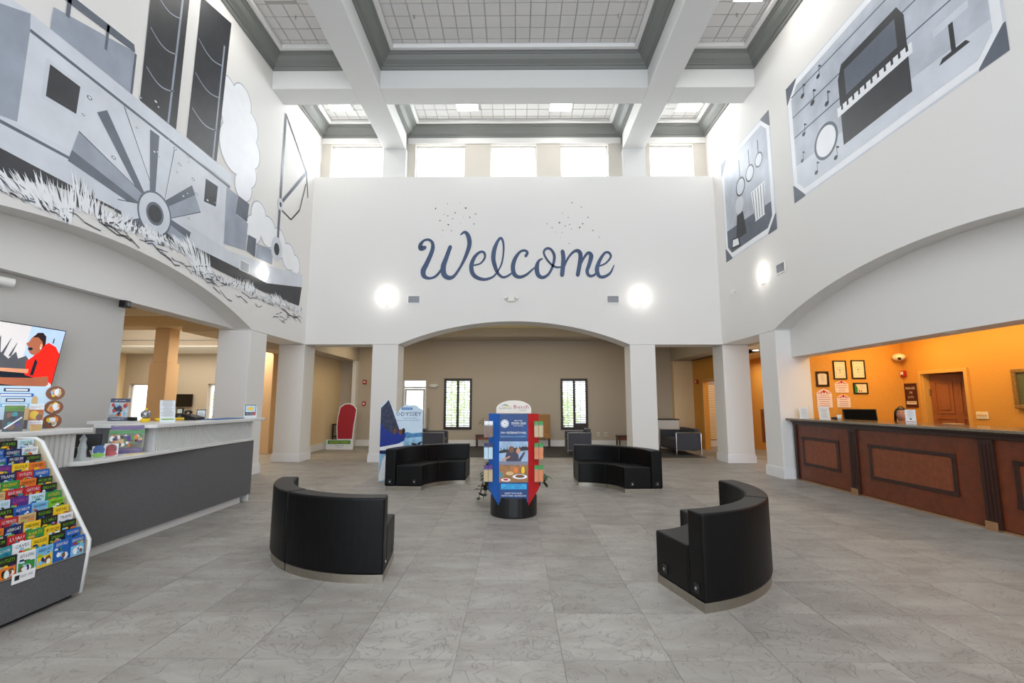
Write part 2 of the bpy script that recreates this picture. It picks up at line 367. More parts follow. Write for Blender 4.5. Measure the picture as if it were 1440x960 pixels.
# ceiling tiles
lights=[(-4.73,-4.19,6.83,8.03),(4.07,4.64,6.93,8.13),(-4.80,-4.20,10.85,11.46),(-1.53,-.96,10.87,11.48),(.85,1.44,10.9,11.51),(4.10,4.72,10.93,11.54)]
ct=MB().box(0,1,0,1,0,.012).build('t',CTILE,loc=(0,0,0),bev=0); ctm=ct.data; bpy.data.objects.remove(ct)
rest=MB(); g=.2955; gap=.022; cnt=0
for a,b in XS:
    xs=[a+.36]+[x for x in [-2.083+g*k for k in range(-12,25)] if a+.40<x<b-.40]+[b-.36]
    for (ya,yb,lo,hi) in ((.86,9.14,9.02,-1),(10.43,11.84,11.72,-1)):
        ys=[yb]+[hiy for hiy in [lo-.3*k for k in range(40)] if hiy>ya+.03]+[ya]
        for i in range(len(xs)-1):
            for j in range(len(ys)-1):
                x0,x1,y1,y0=xs[i]+gap/2,xs[i+1]-gap/2,ys[j]-gap/2,ys[j+1]+gap/2
                cx,cy=(x0+x1)/2,(y0+y1)/2
                if any(l[0]-.02<cx<l[1]+.02 and l[2]-.02<cy<l[3]+.02 for l in lights): continue
                if cy>7.1 and (cy<9.2 or cy>11.0) and min(x1-x0,y1-y0)>.05 and cnt<290:
                    o=bpy.data.objects.new('ceiling_tile',ctm); C.objects.link(o); o.parent=ceiling
                    o.location=Vector((x0,y0,CT))-wloc(ceiling); o.scale=(x1-x0,y1-y0,1); cnt+=1
                else: rest.box(x0,x1,y0,y1,CT,CT+.012)
o=rest.build('ceiling_tile',CTILE,ceiling); o['kind']='stuff'
LB=['in the nearest left coffer beside the mural wall','in the nearest right coffer beside the right wall','in the far left coffer above the clerestory','in the far centre coffer, left one of two','in the far centre coffer, right one of two','in the far right coffer above the clerestory']
for (a,b,c,d),l in zip(lights,LB):
    r=root('ceiling_light',((a+b)/2,(c+d)/2,CT-.006),'lit square troffer '+l,'ceiling light','lit troffers in the ceiling')
    mb=MB()
    for q4 in ((a,b,c,c+.02),(a,b,d-.02,d),(a,a+.02,c+.02,d-.02),(b-.02,b,c+.02,d-.02)): mb.box(*q4,CT-.006,CT+.01)
    mb.build('frame',TRIMW,r); box('diffuser',a+.02,b-.02,c+.02,d-.02,CT,CT+.008,LAMP,r)
for (x,y,l) in ((-4.33,8.42,'left coffer'),(-2.0,8.42,'centre coffer, left side'),(2.0,8.42,'centre coffer, right side'),(4.3,8.42,'right coffer')):
    r=root('sprinkler_head',(x,y,CT-.05),'small dark sprinkler head in the '+l+' of the ceiling','sprinkler')
    MB().lathe([(.004,0),(.02,.004),(.02,.008),(.006,.012),(.006,.04),(.03,.045),(.03,.05)],(x,y,CT-.05),10).build('head',CHROME,r)
# ---- rooms beyond
Y2=16.2
HO=[(-13.2,-12.25,.75,2.06),(-10.5,-9.3,.75,2.06),(-3.86,-3.02,0,2.22),(-2.434,-1.49,.54,2.25),(1.506,2.42,.54,2.25)]
wall('wall_back','y',Y2,Y2+.22,-15,11,0,4.3,BEIGE,HO)
for a,b in ((-13.4,-3.9),(-2.98,5.25),(5.9,9)): S(box('baseboard_back',a,b,Y2-.018,Y2,0,.2,BASEW))
# tray ceiling of the rear hall
S(box('ceiling_rear_hall',-5.95,5.9,12.44,15.2,3.8,3.9,CREAM)); S(box('ceiling_rear_border',-5.95,5.9,15.2,Y2,3.55,3.9,BEIGE))
mb=MB(); mb.box(-5.9,5.9,15.1,15.2,3.66,3.8); mb.box(-5.9,5.9,15.15,15.2,3.58,3.66)
S(mb.build('trim_6',BEIGE))
# hallway soffits and side walls
S(box('soffit_left',-7.0,-5.37,12.44,Y2,2.83,4.3,BEIGE)); S(box('soffit_right',5.25,6.6,12.44,Y2,2.83,4.3,BEIGE))
S(box('wall_hall_left',-6.15,-5.98,13.55,Y2,0,2.83,TANW)); S(box('baseboard_hall_left',-5.98,-5.965,13.55,Y2,0,.2,BASEW))
S(box('trim_7',-5.50,-5.37,15.95,Y2,0,2.83,WHITE))
wall('wall_hall_right','x',5.9,6.05,13.9,Y2,0,2.83,ORANGE,[(14.25,15.1,0,2.1)])
S(box('trim_8',5.25,5.9,15.95,Y2,0,2.83,TANW))
S(MB().box(5.885,5.9,15.1,15.18,0,2.16).box(5.885,5.9,14.2,15.18,2.1,2.17).build('door_2',GOLDTRIM))
S(box('wall_office',7.6,7.7,12.6,Y2,0,2.83,ORANGE)); 
S(box('ceiling_hall_right',5.79,10,9.5,Y2,2.83,2.95,TANW))
S(box('wall_hall_far_right',8.6,10,Y2-.4,Y2,0,2.83,ORANGE))
# left lounge
S(box('wall_lounge_left',-13.6,-13.4,6.9,Y2,0,4.3,TANW))
S(box('wall_lounge_back',-13.4,-5.95,6.75,6.9,0,4.3,TANW))
PALE=mat('pale_lounge_ceiling',(242,240,232),.7); S(box('ceiling_lounge',-13.4,-5.95,6.9,14.1,3.6,3.7,PALE))
S(box('ceiling_lounge_border',-13.4,-7.0,14.1,Y2,3.09,3.7,PALE))
mb=MB(); mb.box(-13.4,-7.0,14.0,14.1,3.30,3.6); mb.box(-13.4,-7.0,14.05,14.1,3.13,3.26)
S(mb.build('trim_9',BEIGE))
S(MB().box(-13.4,-5.95,11.75,12.35,3.33,3.6).build('ceiling_beam',TANW)); S(MB().box(-9.2,-8.75,12.35,14.0,3.36,3.6).build('ceiling_beam',TANW))
S(MB().box(-7.35,-5.95,10.3,11.6,2.98,3.6).build('ceiling_beam',TANW)); S(MB().box(-10.0,-5.95,8.3,8.9,3.1,3.6).build('ceiling_beam',TANW))
S(MB().box(-9.32,-8.87,12.0,12.45,0,2.43).box(-9.28,-8.90,12.04,12.41,2.43,3.33).build('pillar',COLTAN,bev=.01,seg=1))
S(MB().box(-7.35,-6.95,13.55,14.0,0,3.09).build('pillar',COLTAN,bev=.01,seg=1))
S(box('wall_tv',-5.94,-5.8,2.64,6.9,0,2.897,mat('grey_wall_paint',(200,198,194),.75,bump=.15)))
# reception alcove
S(box('wall_reception_side',5.79,7.6,9.43,9.6,0,2.83,ORANGE))
wall('wall_reception_back','x',7.6,7.75,2.2,9.6,0,2.83,ORANGE,[(8.12,8.98,0,1.98)])
S(box('wall_reception_end',5.79,7.6,2.0,2.2,0,2.83,ORANGE))
S(box('ceiling_reception',5.785,9.2,2.0,9.5,2.83,2.95,TANW))
S(MB().box(9.0,9.1,7.4,9.6,0,2.83).box(7.75,9.0,7.3,7.4,0,2.83).box(7.75,9.0,9.6,9.7,0,2.83).build('wall_closet',ORANGE))  # side pieces added to stop outside light leaking past the door
mb=MB()
for a,b,c,d in ((8.06,8.12,0,1.98),(8.98,9.04,0,1.98),(8.06,9.04,1.98,2.04)): mb.box(7.565,7.6,a,b,c,d)
mb.box(7.6,7.75,8.12,8.135,0,1.98); mb.box(7.6,7.75,8.965,8.98,0,1.98)
df=S(mb.build('door_1',GOLDTRIM))
# the leaf stands ajar, hinged at the far jamb, swung into the room behind
leaf=MB(); leaf.box(0,.04,-.83,0,.01,1.97)
for (a,b) in ((-.76,-.47),(-.36,-.07)):
    for (c,d) in ((.12,.72),(.80,1.18),(1.26,1.84)): 
        leaf.box(-.014,0,a,b,c,c+.02); leaf.box(-.014,0,a,b,d-.02,d); leaf.box(-.014,0,a,a+.02,c+.02,d-.02); leaf.box(-.014,0,b-.02,b,c+.02,d-.02); leaf.box(-.010,0,a+.06,b-.06,c+.06,d-.06)
lo=leaf.build('door_leaf',DOORW,loc=(0,0,0)); lo.parent=df; lo.location=Vector((7.70,8.95,0))-wloc(df); lo.rotation_euler=(0,0,math.radians(17))
hg=MB(); 
for z in (.3,1.6): hg.box(-.02,.0,-.03,.0,z,z+.1)
h=hg.build('hinge',STEEL,loc=(0,0,0)); h.parent=df; h.location=Vector((7.70,8.962,0))-wloc(df)
# outside ground and shrubs seen through the windows
S(box('ground_outside',-30,30,16.42,60,-.3,-.1,mat('concrete_outside',(190,190,182),.9)))
# ------------------------------------------------------------------ lamps of the rooms and added fill lamps
area('lounge_column_fill',(-7.5,12.9,3.2),(0,0,0),.8,1.2,60,(1,.84,.62))  # added lamp, placed to brighten the right face of the tan column
area('lounge_near_light',(-10.6,9.9,3.4),(0,0,0),2,1.5,50,(1,.82,.6))
area('lounge_far_light',(-10,15.0,3.05),(0,0,0),5,1,75,(1,.92,.76))
area('lounge_uplight',(-10,13.2,2.75),(math.radians(150),0,0),4,.6,22,(1,.95,.85))  # upward lamp hung in open air below the tray, no cove modelled
area('rear_hall_ceiling_fill',(0,13.6,3.57),(PI,0,0),8,1.6,16,(1,.93,.66))  # added lamp hidden above the arch line to brighten the tray ceiling
area('rear_hall_light',(0,13.6,3.7),(0,0,0),6,1.5,34,(1,.88,.66))
area('hall_left_light',(-4.6,14.5,3.3),(0,0,0),1,2,14,(1,.82,.55))
area('hall_right_light',(7.0,13,2.75),(0,0,0),1,2,15,(1,.74,.4))
area('office_light',(6.8,14.8,2.7),(0,0,0),.8,1,18,(1,.9,.75))
area('reception_cove',(6.9,5.6,2.72),(0,math.radians(-28),0),.5,6.4,70,(1,.70,.28))
area('reception_side_light',(6.6,8.6,2.72),(math.radians(25),0,0),1,.4,14,(1,.68,.25))
for k,(x,z) in enumerate(((-1.95,1.4),(1.96,1.4),(-3.44,1.1))): area('window_daylight',(x,Y2+.45,z),(math.radians(-90),0,0),.9,1.6,16,(.88,.94,1))
for l in lights: area('ceiling_glow',((l[0]+l[1])/2,(l[2]+l[3])/2,CT-.03),(0,0,0),.5,l[3]-l[2]-.08,9,(1,.98,.95))
area('ceiling_glow',(0,4.5,CT-.03),(0,0,0),4,4,60,(1,.99,.97))  # one broad lamp over the unseen near ceiling, no troffer modelled here
# ================================================================== CURVED SOFAS
def sofa_module(name,cx,cy,a0,a1,label,ends=()):
    am=math.radians((a0+a1)/2); r=root(name,(cx+.95*math.cos(am),cy+.95*math.sin(am),0),label,'sofa','curved black seating modules')
    ri,ro=.64,1.27
    d=.35
    MB().arc(cx,cy,ri+.012,ro-.012,a0+d,a1-d,0,.066,14).build('plinth',STEEL,r)
    MB().arc(cx,cy,ri,ro-.185,a0+d,a1-d,.068,.405,16).build('seat',LEATH,r,bev=.016,seg=3,smooth=False)
    MB().arc(cx,cy,ro-.18,ro,a0+d,a1-d,.068,.668,16).build('backrest',LEATH,r,bev=.018,seg=3)
    for e,sg in ends:   # round stitched feet-bolts in recessed square plates on the end face
        for rr in (ro-.09,ri+.13):
            a=math.radians(e); t=Vector((-math.sin(a),math.cos(a),0))*sg; p=Vector((cx+rr*math.cos(a),cy+rr*math.sin(a),.14))
            rad=Vector((math.cos(a),math.sin(a),0)); off=t*.0
            mb=MB(); q=p+t*(-math.radians(d)*rr)+t*.001
            vs=[]; 
            for s1,s2,dd in ((-1,-1,0),(1,-1,0),(1,1,0),(-1,1,0),(-1,-1,1),(1,-1,1),(1,1,1),(-1,1,1)): vs.append(q+rad*.03*s1+Vector((0,0,.035*s2))+t*(.004*dd))
            mb.add(vs,[(0,1,2,3),(4,5,6,7),(0,1,5,4),(1,2,6,5),(2,3,7,6),(3,0,4,7)])
            pl=mb.build('connector_plate',BLACK,r)
            MB().tube([q+t*.004,q+t*.012],.012,10).build('bolt',CHROME,pl)
    return r
sofa_module('sofa_module',-1.21,5.29,231.5,276.5,'black leather curved sofa section, front left, seen from behind, nearest the middle aisle',[(276.5,1)])
sofa_module('sofa_module',-1.21,5.29,186.5,231.5,'black leather curved sofa section, front left, the narrow half nearer the grey desk')
sofa_module('sofa_module',.99,4.73,-75.7,-30.7,'black leather curved sofa section, front right, its flat end facing the camera',[(-75.7,-1)])
sofa_module('sofa_module',.99,4.73,-30.7,14.3,'black leather curved sofa section, front right, the half farther from the camera')
sofa_module('sofa_module',-.92,8.08,133.0,178.0,'black leather curved sofa section, back left, half in front of the blue standee',[(178,1)])
sofa_module('sofa_module',-.92,8.08,88.0,133.0,'black leather curved sofa section, back left, half beside the leaflet tower')
sofa_module('sofa_module',1.11,7.90,2.0,47.0,'black leather curved sofa section, back right, half with its end facing forward',[(2,-1)])
sofa_module('sofa_module',1.11,7.90,47.0,92.0,'black leather curved sofa section, back right, half nearer the leaflet tower')
# ================================================================== LEAFLET TOWER
kx,ky=-.03,6.48
K=root('leaflet_tower',(kx,ky,0),'blue and red revolving leaflet tower with clear pockets and an arched clear top','leaflet stand')
MB().lathe([(.30,0),(.305,.02),(.305,.235),(.29,.25),(.285,.10),(.0,.10)],(kx,ky,0),36).build('base',BLACK,K)
MB().lathe([(.235,.10),(.20,.16),(.19,.24),(.19,.30)],(kx,ky,0),28).build('pedestal',mat('dark_grey_plastic',(70,70,74),.35),K)
yf=ky-.255
mb=MB(); 
mb.prism([(-.215,.22),(.215,.22),(.215,1.30),(-.215,1.30)],'y',yf+.012,ky+.25); mb.M=None
o=MB(); 
def octa(pts): return [(kx+a,ky+b) for a,b in pts]
core=MB().prism(octa([(-.18,-.24),(.18,-.24),(.29,-.13),(.29,.13),(.18,.24),(-.18,.24),(-.29,.13),(-.29,-.13)]),'z',.25,1.295).build('core',PNAVY,K)
# front poster panel with its print
fp=MB(PNAVY); fp.m(cm('poster_sea_blue',(18,62,120),noise=.25,nscale=5)); fp.box(kx-.185,kx+.185,yf,yf+.012,.20,1.295)
O=(kx,yf,0); Rr=(1,0,0); U=(0,0,1)
fp.m(PWHT)
for k in range(28):
    a0,a1=2*PI*k/28,2*PI*(k+1)/28; cx0,cz0=-.115,1.175
    poly(fp,O,Rr,U,[(cx0+.052*math.cos(a0),cz0+.052*math.sin(a0)),(cx0+.052*math.cos(a1),cz0+.052*math.sin(a1)),(cx0+.045*math.cos(a1),cz0+.045*math.sin(a1)),(cx0+.045*math.cos(a0),cz0+.045*math.sin(a0))],PWHT,.001)
for k in range(8):
    a=2*PI*k/8; c_,s_=math.cos(a),math.sin(a)
    poly(fp,O,Rr,U,[(-.115+.008*c_-.004*s_,1.175+.008*s_+.004*c_),(-.115+.008*c_+.004*s_,1.175+.008*s_-.004*c_),(-.115+.04*c_+.012*s_,1.175+.04*s_-.012*c_),(-.115+.04*c_-.012*s_,1.175+.04*s_+.012*c_)],PWHT,.0012)
text(fp,'SEAWORLD',(kx+.06,yf,1.205),Rr,U,.016,.11,PWHT); text(fp,'SEVEN SEAS',(kx+.065,yf,1.165),Rr,U,.03,.19,PWHT); text(fp,'FOOD FESTIVAL',(kx+.06,yf,1.14),Rr,U,.014,.13,PWHT)
text(fp,'300+ INTERNATIONAL',(kx,yf,1.045),Rr,U,.03,.33,PWHT); text(fp,'FLAVORS & CONCERTS',(kx,yf,1.0),Rr,U,.024,.33,PCYAN)
quad(fp,O,Rr,U,-.185,.185,.66,.95,cm('photo_evening_sky',(150,176,205),noise=.2,nscale=9),.001)
poly(fp,O,Rr,U,[(-.185,.83),(-.12,.85),(-.05,.845),(0,.87),(.06,.865),(.12,.885),(.185,.88),(.185,.84),(.05,.825),(-.185,.80)],PBLK,.0014)
for k in range(9): poly(fp,O,Rr,U,[(-.17+k*.04,.845+k*.004),(-.155+k*.04,.845+k*.004),(-.1625+k*.04,.875+k*.004)],PBLK,.0015)
poly(fp,O,Rr,U,ell(-.02,.75,.085,.10),cm('photo_shirt_navy',(52,48,70)),.0016); poly(fp,O,Rr,U,ell(-.03,.85,.035,.042),PBRN,.0018)
poly(fp,O,Rr,U,[(.04,.70),(.13,.82),(.15,.81),(.07,.66)],cm('photo_shirt_dark',(64,60,84)),.0017); poly(fp,O,Rr,U,ell(.06,.83,.028,.035),cm('photo_skin',(196,140,108)),.0019)
poly(fp,O,Rr,U,[(-.15,.72),(-.05,.77),(-.04,.755),(-.14,.70)],cm('photo_skin',(196,140,108)),.002)
quad(fp,O,Rr,U,-.185,.185,.655,.70,cm('photo_rail',(120,124,140)),.0021)
quad(fp,O,Rr,U,-.185,.185,.44,.655,cm('photo_warm_table',(150,104,62),noise=.3,nscale=14),.0011)
for (a,b,c,d,m_) in ((-.05,.55,.05,.025,PTAN),(.08,.51,.095,.03,PWHT),(.08,.515,.06,.02,PBRN),(-.10,.47,.06,.02,PWHT),(-.10,.472,.035,.012,PRED),(.03,.59,.028,.038,PORG),(.12,.59,.022,.045,YEL),(-.16,.53,.018,.04,PTEAL)): poly(fp,O,Rr,U,ell(a,b,c,d),m_,.0016+.0002*random.random())
quad(fp,O,Rr,U,-.16,.165,.355,.42,cm('poster_bright_blue',(46,164,220)),.0012)
text(fp,'SELECT DATES',(kx,yf,.393),Rr,U,.02,.2,PNAVY,.0016); text(fp,'JAN 30 - MAY 17',(kx,yf,.365),Rr,U,.02,.27,PNAVY,.0016)
text(fp,'EVENT INCLUDED',(kx,yf,.295),Rr,U,.02,.22,PWHT); text(fp,'WITH PARK ADMISSION',(kx,yf,.265),Rr,U,.02,.31,PWHT)
fp.build('front_poster',None,K)
def fin(sgn,m_):
    # angled side panel that narrows to a point at its foot
    x0,y0=kx+sgn*.188,ky-.25; x1,y1=kx+sgn*.325,ky-.10
    n=Vector((y1-y0,-(x1-x0),0)).normalized()*(.006)
    pts=[(x0,y0,.16),(x1,y1,.34),(x1,y1,1.30),(x0,y0,1.30)]
    mb=MB().add([Vector(p)+n for p in pts]+[Vector(p)-n for p in pts],[(0,1,2,3),(7,6,5,4),(0,4,5,1),(1,5,6,2),(2,6,7,3),(3,7,4,0)])
    return mb.build('side_panel',m_,K)
tag(fin(-1,PBLUE),'blue side panel'); tag(fin(1,cm('panel_red',(190,28,34))),'red side panel')
pk=0
for sgn,cols in ((-1,(('grey',PWHT,PBRN),('blue',PNAVY,PICE),('purple',PPUR,PTAN))),(1,(('green',PGRN,PTAN),('lime',PGRN,PORG),('lime',PGRN,PORG)))):
    for j,z in enumerate((1.0,.72,.44)):
        cx0=kx+sgn*.325; cy0=ky-.16
        p=MB()
        p.box(cx0-.06,cx0+.06,cy0-.075,cy0-.072,z,z+.17); p.box(cx0-.06,cx0+.06,cy0+.0,cy0+.003,z,z+.2)
        p.box(cx0-.063,cx0-.06,cy0-.075,cy0+.003,z,z+.17); p.box(cx0+.06,cx0+.063,cy0-.075,cy0+.003,z,z+.17); p.box(cx0-.06,cx0+.06,cy0-.075,cy0+.003,z-.003,z)
        p.build('clear_pocket',ACR,K)
        side='left' if sgn<0 else 'right'; tier=('top','middle','bottom')[j]
        for q in range(2):
            xx=cx0-.03+q*.058
            l=MB(); l.m(cols[j][2]); l.box(xx-.026,xx+.026,cy0-.055,cy0-.03,z+.003,z+.15); l.m(cols[j][1]); l.box(xx-.026,xx+.026,cy0-.055,cy0-.03,z+.15,z+.205)
            tag(l.build('leaflet_stack'),'%s-headed leaflets in the %s %s pocket of the tower, %s one'%(cols[j][0],tier,side,('left','right')[q]),'leaflets','leaflets in the tower pockets')
# arched clear header
H=MB(); 
pts=[(kx-.235,1.30)]+[(kx+.235*math.cos(PI-PI*k/18)+0,1.36+.115*math.sin(PI*k/18)) for k in range(19)]+[(kx+.235,1.30)]
hd=MB().prism(pts,'y',ky-.02,ky-.014).build('arched_header',mat('frosted_acrylic',(236,226,214),.2,alpha=.72),K)
hp=MB(); OH=(kx,ky-.021,0)
text(hp,'SeaWorld',(kx-.12,ky-.021,1.355),Rr,U,.032,.17,cm('logo_grey_green',(110,130,120)),.001)
poly(hp,OH,Rr,U,[(-.18,1.40),(-.12,1.425),(-.06,1.405),(-.10,1.40),(-.12,1.41)],cm('logo_teal',(60,140,140)),.001); poly(hp,OH,Rr,U,[(-.13,1.395),(-.08,1.405),(-.05,1.39),(-.09,1.388)],YEL,.0012)
text(hp,'Busch',(kx+.10,ky-.021,1.365),Rr,U,.05,.2,cm('logo_burgundy',(150,40,60)),.001); text(hp,'GARDENS',(kx+.12,ky-.021,1.335),Rr,U,.014,.1,PGRN,.001)
hp.build('header_print',None,hd,merge=False)
MB().tube([(kx,ky-.005,1.295),(kx,ky-.005,1.44)],.011,10).build('pole',CHROME,K)
# plants
def leafy(name,x,y,z0,h,n,spread,lw,ll,label,cat,potr,m_leaf,seed,potm=None,stems=6,arch=.4,aim=None):
    rnd=random.Random(seed); r=root(name,(x,y,z0),label,cat)
    MB().lathe([(potr*.75,0),(potr,potr*1.5),(potr*.93,potr*1.52),(potr*.88,potr*1.3),(0,potr*1.3)],(x,y,z0),18).build('pot',potm or BLACK,r)
    top=z0+potr*1.3; tips=[]
    sm=MB()
    for s in range(stems):
        a=2*PI*s/stems+rnd.random() if aim is None else math.radians(aim)+rnd.uniform(-.75,.75); rad=spread*(.4+.6*rnd.random()); hh=h*(.6+.4*rnd.random())
        path=[Vector((x,y,top)),Vector((x+rad*.25*math.cos(a),y+rad*.25*math.sin(a),top+hh*.6)),Vector((x+rad*.7*math.cos(a),y+rad*.7*math.sin(a),top+hh)),Vector((x+rad*math.cos(a),y+rad*math.sin(a),top+hh-arch*rad))]
        sm.tube(path,.005,5); tips.append(path)
    sm.build('stem',STEM,r)
    for k in range(n):
        p=tips[k%len(tips)]; t=.35+.65*rnd.random(); i=min(2,int(t*3)); f=t*3-i
        P=p[i].lerp(p[i+1],min(1,f)); d=Vector((rnd.gauss(0,1),rnd.gauss(0,1),rnd.gauss(-.2,.5))).normalized(); sd=d.cross(Vector((0,0,1))).normalized()
        if sd.length<.1: sd=Vector((1,0,0))
        up=sd.cross(d)*.15
        L=ll*(.7+.5*rnd.random()); W=lw*(.8+.3*rnd.random())
        vs=[P,P+d*L*.3+sd*W*.5,P+d*L*.7+sd*W*.4,P+d*L-up*L,P+d*L*.7-sd*W*.4,P+d*L*.3-sd*W*.5,P+d*L*.35+up*W,P+d*L*.7+up*W*.7]
        MB().add(vs,[(0,1,6),(1,2,7,6),(2,3,7),(3,4,7),(4,5,6,7),(5,0,6)]).build('leaf',m_leaf,r,smooth=True)
    return r
leafy('potted_plant',-.17,7.12,0,.52,64,.40,.10,.15,'green leafy potted plant standing behind the leaflet tower, leaves out at the left','plant',.10,GREEND,3,stems=8,arch=1.25,aim=185)
leafy('potted_plant',.11,7.12,0,.42,20,.34,.12,.19,'small broad-leaved plant behind the leaflet tower, one leaf out at the right','plant',.10,GREEN,5,stems=4,arch=.5,aim=-10)
# ================================================================== LEFT DESK
DX=-3.95
W_=root('reception_desk',(-4.1,5.0,0),'long grey and white reception desk on the left with ribbed upper fascia','desk')
box('kick_base',-4.3,-4.0,2.2,7.10,0,.10,LAMWHITE,W_,bev=.003)
box('front_panel',DX-.02,DX,2.2,7.27,.10,.874,GREYLAM,W_)
box('carcass',-4.5,DX-.025,2.2,7.22,.10,.872,GREYLAM,W_)
box('end_panel',-4.5,DX-.022,7.225,7.27,0,1.163,LAMWHITE,W_)
def ribs(x,y0,y1,z0,z1,pitch,parent):
    mb=MB().box(x-.03,x-.012,y0,y1,z0,z1)
    k=0; y=y0+pitch*.2
    while y+pitch*.6<y1: mb.box(x-.013,x,y,y+pitch*.62,z0,z1); y+=pitch
    return mb.build('ribbed_panel',RIBW,parent,merge=False)
ribs(DX-.03,2.3,4.36,.875,1.163,.05,W_); ribs(DX-.03,5.30,7.22,.875,1.163,.032,W_)
mb=MB().box(-4.28,DX-.045,5.302,5.32,.91,1.163)
for k in range(5): mb.box(-4.26+k*.05,-4.235+k*.05,5.29,5.302,.91,1.163)
mb.build('ribbed_panel',RIBW,W_,merge=False)
MB().prism([(-4.6,2.2),(-3.93,2.2),(-3.93,4.46),(-3.96,4.50),(-4.6,4.50)],'z',1.165,1.205).build('countertop',LAMWHITE,W_,bev=.006)
MB().prism([(-4.55,5.16),(-3.95,5.16),(-3.90,5.22),(-3.90,7.46),(-4.55,7.46)],'z',1.165,1.205).build('countertop',LAMWHITE,W_,bev=.006)
MB().prism([(-4.75,4.37),(-3.95,4.29),(-3.89,4.33),(-3.86,4.42),(-3.86,5.0),(-3.93,6.3),(-3.945,7.24),(-3.975,7.24),(-3.985,5.31),(-4.75,5.31)],'z',.875,.910).build('low_ledge',LAMWHITE,W_,bev=.006)
box('return_panel',-5.36,-4.56,6.12,6.15,.1,1.163,GREYLAM,W_); box('return_countertop',-5.38,-4.56,6.0,6.5,1.165,1.205,LAMWHITE,W_,bev=.005)
MB().tube([(-4.45,4.44,.910),(-4.45,4.44,1.165)],.014,8).build('support_post',CHROME,W_)
MB().tube([(-3.94,7.46,1.185),(-3.94,7.60,1.185)],.006,6).build('rail_tip',ACR,W_)
box('inner_wing',-5.2,-4.76,5.6,5.63,.0,.86,GREYLAM,W_)
# ================================================================== LEAFLET RACK
RK=root('leaflet_rack',(-3.55,2.9,0),'grey stepped leaflet rack with a white edge, full of colourful leaflets','leaflet rack')
prof=[(-3.285,.02),(-3.262,.345),(-3.262,.40),(-3.72,1.135),(-3.77,1.16),(-3.93,1.16),(-3.93,.02)]
prof_y=lambda y0,y1,P: MB().prism(P,'y',y0,y1)
prof_y(3.765,3.785,prof).build('side_panel',TANLAM,RK)
edge=[(-3.285,.02),(-3.262,.345),(-3.262,.40),(-3.72,1.135),(-3.77,1.16),(-3.93,1.16)]
MB().tube([(a,3.776,b) for a,b in edge],.0135,8).build('edge_trim',LAMWHITE,RK,smooth=True)
box('toe_kick',-3.9,-3.33,2.05,3.75,0,.05,BLACK,RK)
MB().prism([(-3.285,.03),(-3.265,.305),(-3.285,.305),(-3.305,.03)],'y',2.0,3.764).build('front_panel',GREYLAM,RK)
for i in range(14):
    x=-3.262-.0368*i; z=.455+.0538*i
    MB().box(x-.032,x-.029,2.0,3.764,z-.14,z-.035).box(x-.0368,x-.003,2.0,3.764,z-.143,z-.14).build('shelf_step',TANLAM,RK)
TITLES=['LUAU','OLD TIME PHOTOS','GATORS','MINI GOLF','MUSEUM','BLACK SANDS','AIRBOAT','DINNER SHOW','SPRINGS','KENNEDY','RACEWAY','ZIPLINE','OUTLETS','AQUARIUM','CAVES','TRAMS','KARTS','BALLOON']
CLR=[('yellow',YEL,PBLK),('dark blue',PNAVY,PWHT),('red',PRED,PWHT),('green',PGRN,YEL),('purple',PPUR,PPINK),('black',PBLK,PLIME),('orange',PORG,PBLK),('teal',PTEAL,PWHT),('sky-blue',PCYAN,PNAVY),('white',PWHT,PNAVY),('tan',PTAN,PBRN),('bright blue',PBLUE,PWHT),('lime',PLIME,PBLK),('pale ice-blue',PICE,PGRN)]
ci=dict((c[0],c) for c in CLR)
# rows from the front, colours from the rack's right end backwards, as in the photograph
ROWS=[['bright blue','bright blue','sky-blue','white','black','yellow'],['bright blue','black','yellow','white','teal','purple'],['black','yellow','green','red','black','teal'],['white','black','yellow','dark blue','orange'],['yellow','black','tan','red','red'],
['lime','sky-blue','bright blue','black','red'],['green','pale ice-blue','purple','pale ice-blue','black'],['black','red','red','tan','white'],['black','orange','green','tan','teal'],['bright blue','red','dark blue','white','green'],['orange','yellow','purple','teal'],['black','dark blue','bright blue','white'],['white','dark blue','bright blue','orange'],['pale ice-blue','black','yellow','green']]
TT={(0,0):'SEAWORLD',(0,1):'SEAWORLD',(1,2):'WILDLIFE',(0,3):'ARTS & LIVING',(2,0):'BLACK SANDS',(2,1):'BUSCH',(2,3):'LUAU',(3,1):'LUAU',(3,2):'DARK HORSE',(4,3):'OLD TIME PHOTOS',(10,1):'GOLF'}
TT.update({(3,4):'CIRCUS'})
ORD=['front','second','third','fourth','fifth','sixth','seventh','eighth','ninth','tenth','eleventh','twelfth','thirteenth','back']
POS=['at the right end','second from the right end','third from the right end','fourth from the right end','fifth from the right end','sixth from the right end']
